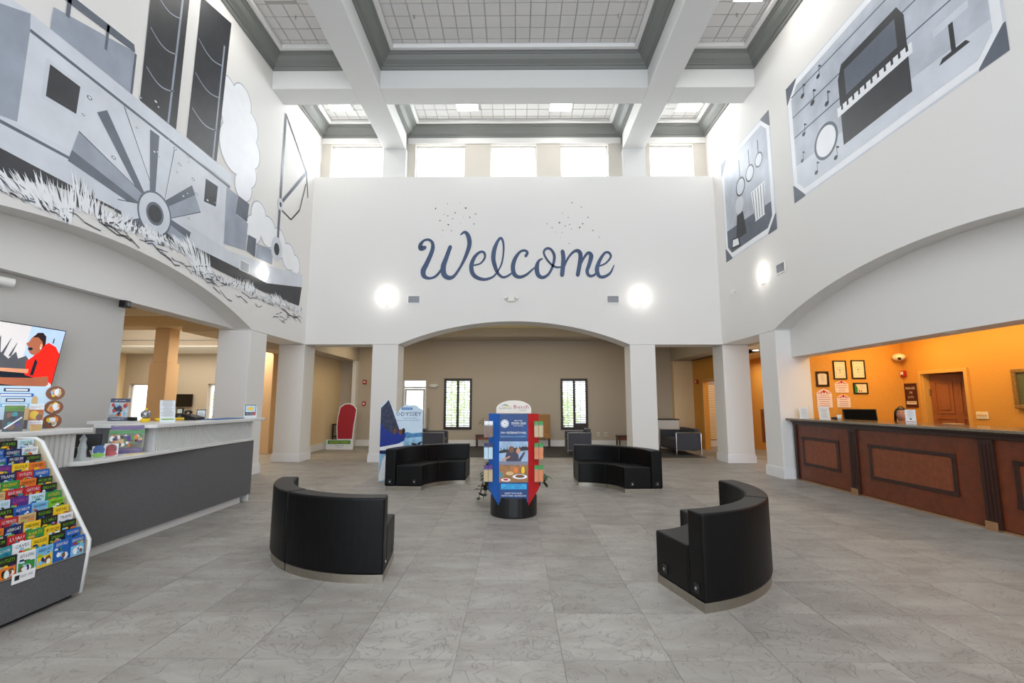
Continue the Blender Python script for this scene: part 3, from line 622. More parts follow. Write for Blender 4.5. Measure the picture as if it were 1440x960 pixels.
for i,row in enumerate(ROWS):
    x=-3.262-.0368*i; z=.455+.0538*i
    yy=3.745-.004*(i%3)
    for j,cn in enumerate(row):
        nm,m1,m2=ci[cn]; wd=.118; y1=yy-j*.124; y0=y1-wd
        b=MB(); lean=.012; hgt=.20
        tx=-.012; b.m(m1); zb=z-.142+.004; zt=z+random.uniform(-.004,.006)
        # slightly backward-leaning folded sheets
        b.add([(x-.004,y0,zb),(x-.004,y1,zb),(x-.012,y1,zt),(x-.012,y0,zt),(x-.014,y0,zb),(x-.014,y1,zb),(x-.021,y1,zt),(x-.021,y0,zt)],[(0,1,2,3),(4,7,6,5),(0,4,5,1),(1,5,6,2),(2,6,7,3),(3,7,4,0)])
        up=(Vector((x-.012,0,zt))-Vector((x-.004,0,zb))).normalized(); cO=((x-.012),(y0+y1)/2,zt)
        rt=(0,1,0)
        t=TT.get((i,j),TITLES[(i*5+j*3)%len(TITLES)])
        text(b,t,Vector(cO)-up*.034,rt,up,.022,wd*.78,m2,.0012)
        hh=random.Random(i*31+j*7)
        for q in range(5):
            px=hh.uniform(-.42,.42)*wd; pz=hh.uniform(-.062,-.042); pw=hh.uniform(.008,.026); px=max(-wd*.5+pw,min(wd*.5-pw,px)); poly(b,cO,rt,up,[(px-pw,pz-.006),(px+pw,pz-.008),(px+pw*.7,pz+.005),(px-pw*.5,pz+.007)],CLR[(i*3+j*5+q*4)%14][1],.0009+.0001*q)
        if i==0: quad(b,cO,rt,up,-wd*.46,wd*.46,-.135,-.062,CLR[(j*3+8)%14][1],.001); patches(b,cO,rt,up,-wd*.46,wd*.46,-.135,-.065,9,[m2,PCYAN,PBRN,PWHT,m1],i*5+j,.04)
        tag(b.build('leaflet',merge=False),'%s tourist leaflet in the %s row of the rack, %s'%(nm,ORD[i],POS[j]),'leaflet','leaflets in the stepped rack')
lb=MB(); lb.m(PAPER); OO=(-3.268,3.30,.30); lb.box(-3.2595,-3.2575,3.22,3.37,.27,.335)
quad(lb,(-3.2575,3.295,.30),(0,1,0),(0,0,1),-.06,-.03,-.01,.02,PBLK,.0008)
text(lb,'TAKE ONE',(-3.2575,3.31,.297),(0,1,0),(0,0,1),.018,.085,INK,.0008)
lb.build('paper_notice',None,RK)
# ================================================================== THINGS ON THE LEFT DESK
def card(name,x,y,z,wd,ht,rz,tilt,label,cat,draw,base=PAPER,th=.004,foot=None,group=None,yaw_to=None):
    # upright printed card in a clear stand; rz: facing angle (0 faces -y), tilt: leaning back in degrees
    r=root(name,(x,y,z),label,cat,group,math.radians(rz)); t=math.radians(tilt)
    mb=MB(); mb.M=Matrix.Rotation(-t,4,'X'); mb.m(base); mb.box(-wd/2,wd/2,0,th,.0,ht)
    draw(mb,(0,0,0),Vector((1,0,0)),Vector((0,0,1)))
    o=mb.build('card',None,None,loc=(0,0,0)); o.parent=r
    f=MB(); f.M=Matrix.Rotation(-t,4,'X'); f.box(-wd/2-.003,wd/2+.003,-.003,-.001,.0,ht+.003); f.M=None; f.box(-wd/2-.003,wd/2+.003,-.02,.07,0.0005,.0035)
    f2=f.build('clear_stand',ACR,None,loc=(0,0,0)); f2.parent=r
    return r
def lines(mb,O,Rt,U,x0,x1,z0,z1,n,m_,h=.004,seed=0):
    rn=random.Random(seed)
    for k in range(n):
        z=z1-(z1-z0)*(k+.5)/n; s=(x1-x0)*(.55+.4*rn.random())/2; c=(x0+x1)/2
        quad(mb,O,Rt,U,c-s,c+s,z,z+h,m_,.001)
CTZ=1.2055
def d_navy(mb,O,R_,U_):
    quad(mb,O,R_,U_,-.11,.11,.045,.235,PWHT); patches(mb,O,R_,U_,-.11,.11,.045,.235,26,[PNAVY,PRED,PORG,PICE,PBLK,PCYAN],11,.045); text(mb,'NFL ALUMNI',(0,0,.25),R_,U_,.018,.12,PWHT,.001); text(mb,'COMPLIMENTARY',(0,0,.017),R_,U_,.016,.16,PWHT,.001)
card('poster_stand',-5.08,6.10,CTZ,.22,.285,12,6,'navy and white poster in a clear stand on the rear counter beside the grey wall','poster',d_navy,PNAVY)
def d_purple(mb,O,R_,U_):
    quad(mb,O,R_,U_,-.15,.15,.055,.245,cm('print_garden',(150,150,120),noise=.3,nscale=12)); quad(mb,O,R_,U_,-.15,.15,.205,.235,PGRN,.0011)
    patches(mb,O,R_,U_,-.15,.15,.055,.205,46,[PPUR,PBLK,PTAN,PBRN,PGRN,PWHT,PORG],5,.04)
    for z,s in ((.275,'MARDI GRAS PARADE'),(.03,'FAMILY EVENINGS')): text(mb,s,(0,0,z),R_,U_,.016,.22,PTAN,.001)
    quad(mb,O,R_,U_,-.145,-.10,.045,.09,PWHT,.004)
card('poster_stand',-4.10,5.06,.911,.28,.29,28,6,'purple-banded poster of a crowd standing on the low ledge of the desk','poster',d_purple,PPUR)
def d_flyer(mb,O,R_,U_): lines(mb,O,R_,U_,-.07,.07,.07,.27,14,INK,.004,3); quad(mb,O,R_,U_,-.06,.06,.035,.05,PLIME)
card('flyer_stand',-4.04,5.56,CTZ,.15,.27,50,16,'white information sheet in a leaning clear stand on the desk, green line below','sign',d_flyer)
def d_small(mb,O,R_,U_):
    quad(mb,O,R_,U_,-.075,.075,.04,.20,PNAVY); quad(mb,O,R_,U_,-.065,.065,.09,.19,PICE,.0012); poly(mb,O,R_,U_,ell(0,.14,.04,.03),YEL,.0014); quad(mb,O,R_,U_,.03,.075,.04,.085,PRED,.0013)
    text(mb,'WELCOME',(-.02,0,.055),R_,U_,.016,.08,PWHT,.0015)
card('small_sign',-4.05,7.30,CTZ,.17,.20,30,6,'small blue and red sign in a stand at the far end of the grey desk','sign',d_small)
def d_photo(mb,O,R_,U_): quad(mb,O,R_,U_,-.045,.045,.015,.125,PWHT); lines(mb,O,R_,U_,-.04,.04,.03,.11,5,INK,.004,9)
card('picture_frame',-4.42,6.72,CTZ,.11,.14,30,12,'small black framed notice leaning on the desk counter near the folder','picture frame',d_photo,PBLK)
r=root('desk_phone',(-4.43,6.42,CTZ),'black desk telephone on the far counter of the grey desk','telephone')
MB().prism([(0,0),(.2,0),(.2,.035),(0,.09)],'y',-.09,.09).build('body',BLACK,None,loc=(0,0,0),bev=.006).parent=r
hs=MB().tube([(.03,-.06,.10),(.04,-.03,.12),(.04,.03,.12),(.03,.06,.10)],[.02,.014,.014,.02],8).build('handset',BLACK,None,loc=(0,0,0),smooth=True); hs.parent=r
tag(box('folder',-4.28,-4.02,6.45,7.1,CTZ,CTZ+.012,cm('folder_blue',(70,110,160)),bev=.003),'flat blue folder lying on the countertop of the grey desk','folder')
tag(MB().prism([(-4.94,6.08),(-4.84,6.08),(-4.85,6.14),(-4.93,6.14)],'z',CTZ,CTZ+.05).build('tape_dispenser',BLACK,bev=.008),'small black tape dispenser beside the navy poster on the rear counter','tape dispenser')
tag(MB().box(-4.82,-4.62,6.15,6.3,CTZ,CTZ+.012).box(-4.82,-4.62,6.15,6.16,CTZ+.012,CTZ+.03).box(-4.82,-4.62,6.29,6.3,CTZ+.012,CTZ+.03).build('wooden_tray',cm('tray_wood',(170,110,60))),'shallow wooden tray on the rear counter between dispenser and snow globe','tray')
r=root('snow_globe',(-4.45,5.75,CTZ),'small rounded silver and yellow desk ornament on the counter','ornament')
MB().lathe([(.045,0),(.05,.01),(.05,.035),(.04,.045)],(-4.45,5.75,CTZ),16).build('foot',YEL,r); MB().ball((-4.45,5.75,CTZ+.09),.055,n=14).build('dome',mat('silver_dome',(150,150,150),.2,.6,noise=.6,nscale=30),r,smooth=True)
MB().ball((-4.45,5.75,CTZ+.15),.018,n=8).build('knob',YEL,r,smooth=True)
tag(MB().tube([(-4.44,5.90,CTZ+.0235),(-4.40,6.05,CTZ+.0235),(-4.30,6.2,CTZ+.0235)],[.022,.016,.02],10).build('torch',YEL,smooth=True),'yellow and black torch lying on the counter by the ornament','torch')
# near counter pieces
def d_page(mb,O,R_,U_): lines(mb,O,R_,U_,-.09,.09,.04,.26,9,INK,.004,4)
card('notice_stand',-4.2,3.72,CTZ,.22,.30,48,6,'white notice in a clear acrylic stand on the near counter, cut by the left edge','sign',d_page)
def d_city(mb,O,R_,U_):
    quad(mb,O,R_,U_,-.055,.055,.165,.205,PLIME); patches(mb,O,R_,U_,-.055,.055,.01,.16,16,[PNAVY,PPUR,PBLK,PBRN,PTEAL],8,.04)
    poly(mb,O,R_,U_,[(-.05,.03),(.045,.12),(.05,.11),(-.045,.02)],PWHT,.003)
card('leaflet_holder',-4.1,3.90,CTZ,.115,.21,48,5,'green-topped dark leaflet in a clear holder on the near counter','leaflet',d_city,PBLK)
def d_coast(mb,O,R_,U_):
    quad(mb,O,R_,U_,-.045,.045,.085,.175,PORG); poly(mb,O,R_,U_,ell(-.012,.13,.028,.035),YEL,.0014); poly(mb,O,R_,U_,ell(.02,.11,.02,.03),PBRN,.0016); text(mb,'FUN CITY',(0,0,.19),R_,U_,.014,.07,PRED,.001); lines(mb,O,R_,U_,-.04,.04,.01,.07,4,PRED,.004,2)
card('leaflet_holder',-4.08,4.06,CTZ,.09,.225,48,5,'white leaflet with an orange ride photo in a clear holder on the near counter','leaflet',d_coast,PWHT)
r=root('display_board',(-4.36,4.28,CTZ),'pale blue display board with three round photos down its right side on the near counter','display board',None,math.radians(46))
mb=MB(); mb.m(PICE); mb.box(-.24,.14,0,.006,0,.38)
O=(0,0,0);Rt=Vector((1,0,0));U_=Vector((0,0,1))
for z,a,m_ in ((.345,.08,PNAVY),(.30,.11,PBLUE),(.255,.06,PNAVY),(.21,.09,PCYAN)):
    quad(mb,O,Rt,U_,-.10-a,-.10+a,z-.015,z+.015,m_); quad(mb,O,Rt,U_,-.10-a*.85,-.10+a*.85,z-.008,z+.008,PWHT,.0015)
for x0,h_ in ((-.02,.20),(.02,.30),(.06,.16),(-.06,.13)): poly(mb,O,Rt,U_,[(x0-.02,.08),(x0+.02,.08),(x0+.02,h_-.03),(x0,h_),(x0-.02,h_-.03)],PTAN,.0014+h_*.001)
quad(mb,O,Rt,U_,-.24,.14,0,.085,cm('print_dusk_grey',(96,88,92)),.0012)
mb.build('board',None,None,loc=(0,0,0)).parent=r
for k,z in enumerate((.32,.19,.065)):
    mb=MB(); mb.m(PBRN); mb.prism([(.15+a,z+b) for a,b in ell(0,0,.065,.065,24)],'y',-.012,-.004); patches(mb,(0,-.0125,0),Rt,U_,.10,.20,z-.05,z+.05,14,[PTAN,PWHT,PBLK,YEL,PCYAN,PORG],20+k,.05)
    mb.build('round_photo',None,None,loc=(0,0,0)).parent=r
tag(box('small_card',-4.06,-4.05,4.0,4.09,CTZ,CTZ+.05,PTAN),'tiny cream folded card in front of the display board','card')
# clear statuette, black holder and plain coloured cards on the low ledge
r=root('glass_award',(-4.02,4.47,.9105),'clear glass obelisk award standing on the low ledge beside the ribbed panel','award')
MB().prism([(-4.06,4.43),(-3.98,4.43),(-3.98,4.51),(-4.06,4.51)],'z',.9105,.935).build('foot',mat('cut_glass',(220,226,226),.06,alpha=.45),r,bev=.004)
MB().lathe([(.04,0),(.032,.05),(.036,.09),(.022,.14),(.03,.17),(.012,.2),(0,.23)],(-4.02,4.47,.935),6).build('spire',mat('cut_glass',(220,226,226),.06,alpha=.45),r)
tag(MB().prism([(-.05,0),(.05,0),(.05,.012),(.0,.10),(-.05,.10)],'x',-4.22,-4.10).build('card_holder',BLACK,loc=(-4.16,0,0)),'black plastic card holder on the low ledge behind the coloured cards','card holder').location=(-4.2,4.66,.9105)
def d_plain(c,c2):
    def f(mb,O,R_,U_): poly(mb,O,R_,U_,ell(0,.07,.045,.05),c,.001); poly(mb,O,R_,U_,ell(0,.025,.05,.022),c2,.0014)
    return f
card('cut_out_card',-4.03,4.66,.911,.10,.11,34,8,'small white card with a blue spot on the low ledge','card',d_plain(PBLUE,PLIME))
card('cut_out_card',-4.02,4.79,.911,.11,.125,34,8,'small white card with a red spot on the low ledge beside the purple poster','card',d_plain(PRED,PRED))
tag(box('note_pad',-3.98,-3.90,4.90,5.08,.9105,.918,cm('cream_pad',(226,206,150))),'cream sticky pad in front of the purple poster on the low ledge','notepad')
r=root('desk_monitor',(-4.62,5.0,.9105),'black computer monitor seen from behind on the inner worktop of the grey desk','monitor',None,math.radians(35))
for nm,bx,m_ in (('stand',(-.02,.02,-.01,.01,0,.10),BLACK),('foot',(-.1,.1,-.07,.07,0,.012),BLACK),('screen',(-.24,.24,-.02,.015,.03,.20),BLACK)): MB().box(*bx).build(nm,m_,None,loc=(0,0,0),bev=.003).parent=r
# ================================================================== RIGHT RECEPTION COUNTER
def cxat(y): return 5.36+(9.36-y)*.034          # the counter front runs slightly off the wall line
RC=root('reception_counter',(5.7,6.0,0),'long dark wood reception counter with framed panels and granite top on the right','counter')
def slab(name,y0,y1,d0,d1,z0,z1,m_,parent=RC,bev=0):
    # piece following the counter front; d = distance behind the front face
    P=[(cxat(y0)+d0,y0),(cxat(y0)+d1,y0),(cxat(y1)+d1,y1),(cxat(y1)+d0,y1)]
    return MB().prism(P,'z',z0,z1).build(name,m_,parent,bev)
slab('carcass',2.66,9.30,.03,.62,.0,1.07,WOODD)
TRIMB=mat('worn_tan_wood',(150,112,76),.5); slab('floor_trim',2.66,9.34,-.008,.03,0,.022,TRIMB)
slab('countertop',2.64,9.385,-.14,.70,1.115,1.15,GRANITE,bev=.006)
slab('cornice',2.66,9.34,-.07,.03,1.085,1.113,WOODD,bev=.004); slab('cornice',2.66,9.34,-.035,.03,1.03,1.084,WOODD,bev=.004)
posts=[9.33,7.90,5.78,3.70]
for k,py in enumerate(posts):
    y1=py; y0=py-.17 if k else py-.06
    slab('pilaster',y0,y1,-.03,.03,.03,1.028,WOODD,bev=.003)
    if k:
        mb=MB()
        for q in range(3): yq=y0+.03+q*.045; mb.prism([(cxat(yq)-.036,yq),(cxat(yq)-.028,yq),(cxat(yq+.025)-.028,yq+.025),(cxat(yq+.025)-.036,yq+.025)],'z',.14,.98)
        mb.build('fluting',WOODD,RC); slab('pilaster_foot',y0+.04,y1+.005,-.045,-.03,.0,.10,TRIMB,bev=.003)
for a,b in ((9.27,7.90),(7.73,5.78),(5.61,3.70)):
    slab('panel',b+.002,a-.002,0,.03,.03,1.028,WOODR)
    ya,yb=a-.17,b+.25 if b>7 else b+.30
    if b>7: ya,yb=9.12,8.16
    elif b>5: ya,yb=7.50,6.10
    else: ya,yb=5.42,4.0
    z0,z1=.30,.82; t=.05
    slab('molding',yb,ya,-.018,0,z1-t,z1,WOODD,bev=.005); slab('molding',yb,ya,-.018,0,z0,z0+t,WOODD,bev=.005)
    slab('molding',yb,yb+t,-.018,0,z0+t,z1-t,WOODD,bev=.005); slab('molding',ya-t,ya,-.018,0,z0+t,z1-t,WOODD,bev=.005)
    slab('inset_panel',yb+t,ya-t,-.005,0,z0+t,z1-t,WOODL)
    for yy in (yb+.03,ya-.03):
        for zz in (z0+.03,z1-.03): slab('rosette',yy-.032,yy+.032,-.026,-.018,zz-.032,zz+.032,WOODD,bev=.004)
CZ=1.1505
def d_doc(mb,O,R_,U_): lines(mb,O,R_,U_,-.06,.06,.03,.195,10,INK,.003,6)
card('document_stand',5.45,9.15,CZ,.15,.21,-20,8,'white document stand at the far end of the wooden counter, against the pillar','sign',d_doc)
card('document_stand',5.50,8.62,CZ,.17,.23,-14,12,'white document in a clear stand on the wooden counter, nearer one beside the monitor','sign',d_doc)
def d_doc2(mb,O,R_,U_): lines(mb,O,R_,U_,-.045,.045,.08,.19,6,INK,.004,8); quad(mb,O,R_,U_,-.058,.058,.02,.03,PRED); poly(mb,O,R_,U_,ell(0,.065,.012,.012),DINK)
card('document_stand',5.72,7.03,CZ,.12,.20,-36,6,'white card with a red foot line in a stand, in front of the seated receptionist','sign',d_doc2)
r=root('computer_monitor',(6.42,9.0,.781),'black flat computer monitor behind the far end of the wooden counter','monitor',None,math.radians(-18))
for nm,bx,m_ in (('foot',(-.12,.12,-.08,.10,0,.014),BLACK),('stand',(-.025,.025,.02,.05,.014,.30),BLACK)): MB().box(*bx).build(nm,m_,None,loc=(0,0,0),bev=.004).parent=r
mb=MB(); mb.M=Matrix.Rotation(math.radians(-12),4,'X'); mb.m(BLACK).box(-.27,.27,-.02,.015,.20,.56); mb.m(mat('dark_matte_screen',(8,9,12),.9,spec=.1)).box(-.255,.255,-.021,-.02,.215,.545)
mb.build('screen',None,None,loc=(0,0,0),bev=0).parent=r
tag(MB().box(6.15,6.75,8.62,9.38,.74,.78).box(6.18,6.22,8.65,8.69,0,.74).box(6.68,6.72,8.65,8.69,0,.74).box(6.18,6.22,9.3,9.34,0,.74).box(6.68,6.72,9.3,9.34,0,.74).build('worktop',WOODD),'dark low table behind the wooden counter, carrying the black monitor','worktop')
r=root('credit_card_terminal',(5.86,8.86,CZ),'small black device on the counter behind the nearer document stand','device')
box('body',5.80,5.92,8.80,8.92,CZ,CZ+.035,BLACK,r,.006); box('keypad',5.82,5.90,8.82,8.90,CZ+.035,CZ+.04,INK,r)
tag(MB().lathe([(.03,0),(.035,.09),(.032,.09),(.028,.006),(0,.006)],(5.62,8.42,CZ),14).build('cup',PLAS,smooth=True),'small white cup on the counter in front of the monitor','cup')
r=root('label_printer',(5.98,5.2,CZ),'black desk device on the wooden counter at the right edge of the picture','device')
box('body',5.9,6.1,5.1,5.3,CZ,CZ+.06,BLACK,r,.015); MB().box(5.94,6.06,5.14,5.26,CZ+.06,CZ+.068).build('lid',GLOSSB,r)
r=root('paper_tray',(5.95,6.5,CZ),'low clear tray of cream slips on the wooden counter beside the red-footed card','tray')
box('tray',5.86,6.05,6.52,6.72,CZ,CZ+.012,ACR,r); box('slips',5.88,6.03,6.54,6.70,CZ+.012,CZ+.02,PTAN,r)
# ---- receptionist
def skin_body(name,verts,edges,radii,m_,parent,lvl=2,loc=(0,0,0)):
    me=bpy.data.meshes.new(name); me.from_pydata(verts,edges,[]); o=bpy.data.objects.new(name,me); C.objects.link(o)
    mod=o.modifiers.new('s','SKIN'); 
    for i,rr in enumerate(radii): me.skin_vertices[0].data[i].radius=(rr if isinstance(rr,tuple) else (rr,rr))
    me.skin_vertices[0].data[0].use_root=True
    sb=o.modifiers.new('ss','SUBSURF'); sb.levels=lvl; sb.render_levels=lvl
    dg=bpy.context.evaluated_depsgraph_get(); m2=bpy.data.meshes.new_from_object(o.evaluated_get(dg)); m2.name=name
    bpy.data.objects.remove(o); o=bpy.data.objects.new(name,m2); C.objects.link(o); m2.materials.clear(); m2.materials.append(m_)
    for p in m2.polygons: p.use_smooth=True
    if parent: o.parent=parent
    o.location=loc; return o
SKIN=mat('warm_skin',(196,140,112),.5); HAIR=mat('dark_brown_hair',(20,14,13),.45); SHIRT=mat('black_shirt',(22,22,26),.8)
PE=root('person',(6.60,8.30,0),'seated person in a black top with dark tied-back hair behind the counter','person',None,math.radians(-38))
bv=[(0,0,.56),(0,0,.75),(0,-.01,.95),(0,-.01,1.06),(0,-.015,1.12),(-.16,-.01,1.07),(.16,-.01,1.07),(-.21,-.06,.86),(.21,-.06,.86),(-.17,-.27,.83),(.17,-.27,.83),(-.10,-.02,.55),(.10,-.02,.55),(-.11,-.42,.53),(.11,-.42,.53),(-.11,-.42,.12),(.11,-.42,.12),(-.11,-.52,.05),(.11,-.52,.05)]
be=[(0,1),(1,2),(2,3),(3,4),(3,5),(3,6),(5,7),(6,8),(7,9),(8,10),(0,11),(0,12),(11,13),(12,14),(13,15),(14,16),(15,17),(16,18)]
br=[(.15,.11),(.12,.09),(.14,.095),(.11,.075),(.048,.048),.06,.06,.045,.045,.033,.033,.085,.085,.06,.06,.045,.045,.035,.035]
skin_body('clothed_body',bv,be,br,SHIRT,PE)
mb=MB(); mb.smooth=True
hd=MB().ball((0,-.03,1.25),.074,.092,.112,20)
# shape the face: flatten cheeks, set the chin forward
vv=[]
for x,y,z in hd.v:
    t=(z-1.25)/.112
    if t<-.1: x*=1+.35*(t+.1); y=-.03+(y+.03)*(1+.18*(t+.1))-.012*(-t)
    if y<-.08 and abs(x)<.06 and .0<t<.35: y+=.008
    vv.append((x,y,z))
hd.v=vv
hd.tube([(0,-.02,1.09),(0,-.02,1.18)],.043,12)
head=hd.build('head',SKIN,None,loc=(0,0,0),smooth=True); head.parent=PE
mb=MB(); mb.add([(-.012,-.118,1.235),(.012,-.118,1.235),(0,-.142,1.225),(0,-.118,1.275),(0,-.12,1.218)],[(0,2,3),(2,1,3),(0,4,2),(4,1,2)])
n_=mb.build('nose',SKIN,None,loc=(0,0,0),smooth=True); n_.parent=head
mb=MB(cm('lip_rose',(160,80,76))).m(cm('lip_rose',(160,80,76))); mb.ball((0,-.116,1.193),.024,.008,.007,10); mb.build('mouth',None,None,loc=(0,0,0),smooth=True).parent=head
for sx in (-1,1):
    e=MB(); e.m(PWHT).ball((sx*.028,-.108,1.262),.012,.008,.007,10); e.m(DINK).ball((sx*.028,-.115,1.262),.005,.003,.006,8); e.build('eye',None,None,loc=(0,0,0),smooth=True).parent=head
    e=MB().tube([(sx*.014,-.117,1.282),(sx*.03,-.117,1.287),(sx*.046,-.106,1.281)],.003,5); e.build('eyebrow',HAIR,None,loc=(0,0,0)).parent=head
    e=MB().ball((sx*.076,-.02,1.245),.010,.018,.03,10); e.build('ear',SKIN,None,loc=(0,0,0),smooth=True).parent=head
    hnd=[(0,0,0),(0,-.045,-.004),(0,-.08,-.006)]
    hv=[(sx*.17,-.29,.83),(sx*.165,-.34,.83)]; he=[(0,1)]; hr=[.026,.03]
    for f in range(4):
        fx=sx*.165+(-.03+.02*f); n0=len(hv); hv+=[(fx,-.375,.83),(fx,-.40-.006*(f in(1,2)),.825),(fx,-.42-.008*(f in(1,2)),.812)]; he+=[(1,n0),(n0,n0+1),(n0+1,n0+2)]; hr+=[.010,.009,.008]
    n0=len(hv); hv+=[(sx*.165-sx*.035,-.325,.828),(sx*.165-sx*.05,-.355,.822)]; he+=[(0,n0),(n0,n0+1)]; hr+=[.012,.010]
    skin_body('hand',hv,he,hr,SKIN,PE,1)
hr_=MB().ball((0,-.008,1.268),.086,.104,.115,22); hr_.v=[(x,max(y,-.03) if z<1.315 else y,z) for x,y,z in hr_.v]
hr_.ball((0,.05,1.365),.036,.036,.03,12)
for sx in (-1,1): hr_.tube([(sx*.050,-.055,1.345),(sx*.074,-.055,1.29),(sx*.082,-.035,1.22),(sx*.085,-.01,1.14),(sx*.08,0,1.08)],[.02,.022,.02,.018,.012],8)
hr_.tube([(0,.06,1.33),(0,.085,1.2),(0,.07,1.08)],[.06,.06,.03],10)
hr_.build('hair',HAIR,None,loc=(0,0,0),smooth=True).parent=PE
e=MB().prism([(-.05,1.085),(.05,1.085),(.0,.98)],'y',-.115,-.108); e.build('white_collar',PWHT,None,loc=(0,0,0)).parent=PE
r=root('office_chair',(6.60,8.30,0),'black office chair under the seated receptionist','chair',None,math.radians(-38))
for nm,bx in (('seat',(-.23,.23,-.25,.2,.40,.455)),('backrest',(-.2,.2,.17,.22,.55,.98))): MB().box(*bx).build(nm,BLACK,None,loc=(0,0,0),bev=.02).parent=r
mb=MB().tube([(0,0,.06),(0,0,.40)],.025,10).tube([(0,.12,.42),(0,.235,.6)],.015,8)
for k in range(5): a=2*PI*k/5; mb.tube([(0,0,.08),(.26*math.cos(a),.26*math.sin(a),.05)],.015,6); mb.ball((.26*math.cos(a),.26*math.sin(a),.026),.025,n=8)
mb.build('base',BLACK,None,loc=(0,0,0)).parent=r
# ---- wall things in the reception
WY=9.428
def framed(name,cx,cz,wd,ht,label,draw,fcol,fw=.022,cat='framed picture',group=None,inner=PAPER):
    r=root(name,(cx,WY,cz-ht/2),label,cat,group)
    mb=MB(); x0,x1,z0,z1=cx-wd/2,cx+wd/2,cz-ht/2,cz+ht/2
    for b in ((x0,x1,z0,z0+fw),(x0,x1,z1-fw,z1),(x0,x0+fw,z0+fw,z1-fw),(x1-fw,x1,z0+fw,z1-fw)): mb.box(b[0],b[1],WY-.022,WY,b[2],b[3])
    mb.build('frame',fcol,r,bev=.003,seg=1)
    p=MB(); p.m(inner); p.box(x0+fw,x1-fw,WY-.008,WY-.001,z0+fw,z1-fw); draw(p,(cx,WY-.008,cz),wd/2-fw,ht/2-fw); p.build('print',None,r)
CERT=cm('certificate_cream',(232,216,186))
R1=Vector((1,0,0)); U1=Vector((0,0,1))
def d_cert(p,O,a,b):
    for (x0,x1,z0,z1) in ((-a*.75,a*.75,b*.76,b*.78),(-a*.75,a*.75,-b*.78,-b*.76),(-a*.75,-a*.72,-b*.78,b*.78),(a*.72,a*.75,-b*.78,b*.78)): quad(p,O,R1,U1,x0,x1,z0,z1,INK)
    for k in range(14):
        t=PI*k/13; poly(p,O,R1,U1,[(.05*math.cos(t)-.004,.0+.05*math.sin(t)),(.05*math.cos(t)+.004,.0+.05*math.sin(t)),(.05*math.cos(t)+.004,.008+.05*math.sin(t)),(.05*math.cos(t)-.004,.008+.05*math.sin(t))],INK)
    poly(p,O,R1,U1,ell(0,.0,.013,.013),DINK); lines(p,O,R1,U1,-a*.4,a*.4,-b*.5,-b*.15,3,INK,.004,3)
framed('framed_certificate',6.375,2.09,.26,.37,'black-framed certificate on the orange wall, left one of the two upper ones',d_cert,BLACK,inner=CERT)
framed('framed_certificate',6.735,2.10,.27,.365,'black-framed certificate on the orange wall, right one of the two upper ones',d_cert,BLACK,inner=CERT)
def d_plaque(p,O,a,b): poly(p,O,R1,U1,[(-a*.8,-b*.85),(a*.8,-b*.85),(a*.85,b*.7),(a*.5,b*.85),(-a*.5,b*.85),(-a*.85,b*.7)],CERT); lines(p,O,R1,U1,-a*.5,a*.5,-b*.5,b*.6,5,PTAN,.006,4)
framed('award_plaque',6.02,1.91,.25,.30,'dark wooden plaque with a cream plate, leftmost on the orange wall',d_plaque,WOODD,cat='plaque',inner=WOODD)
def d_green(p,O,a,b): poly(p,O,R1,U1,[(-a,-b),(-a*.55,-b),(-a*.45,0),(-a*.8,b),(-a,b)],PGRN); lines(p,O,R1,U1,-a*.3,a*.7,-b*.3,b*.7,4,PTAN,.005,4); poly(p,O,R1,U1,ell(-a*.25,-b*.6,.01,.02),DINK); poly(p,O,R1,U1,ell(a*.1,-b*.65,.01,.015),DINK)
framed('framed_certificate',6.75,1.73,.28,.215,'small landscape black frame with a green-edged certificate, lowest on the right',d_green,BLACK,inner=CERT)
def crest(name,cx,z0,wd,ht,label,rows,seed):
    o=MB(); o.m(cm('sign_pinkish_white',(236,214,206))); 
    x0,x1=cx-wd/2,cx+wd/2; top=z0+ht; sh=z0+ht*.74
    o.prism([(x0,z0),(x1,z0),(x1,sh),(cx+wd*.3,sh+(top-sh)*.55),(cx,top),(cx-wd*.3,sh+(top-sh)*.55),(x0,sh)],'y',WY-.008,WY-.001)
    O=(cx,WY-.008,z0); k=wd/.26
    poly(o,O,R1,U1,[(0,sh-z0),(.035*k,sh-z0+.03*k),(0,sh-z0+.062*k),(-.035*k,sh-z0+.03*k)],PRED)
    for s in (-1,1):
        for a,b in ((.045,.03),(.085,.012)): poly(o,O,R1,U1,[(s*a*k,sh-z0-.005),(s*(a+.024)*k,sh-z0-.005),(s*(a+.005)*k,sh-z0+b*k),(s*(a-.018)*k,sh-z0+b*k+.01)],PRED)
    lines(o,O,R1,U1,-wd*.44,wd*.44,.015,sh-z0-.02,rows,cm('sign_red_text',(150,60,60)),.007,seed)
    tag(o.build(name),label,'sign','white crested wall notices')
crest('crested_notice',6.03,1.355,.30,.37,'white notice with a red fan crest on the orange wall, largest and lowest left',6,1)
crest('crested_notice',6.385,1.645,.26,.235,'white notice with a red fan crest, directly under the left upper certificate',4,2)
crest('crested_notice',6.40,1.36,.26,.25,'white notice with a red fan crest, lowest in the middle column',4,3)
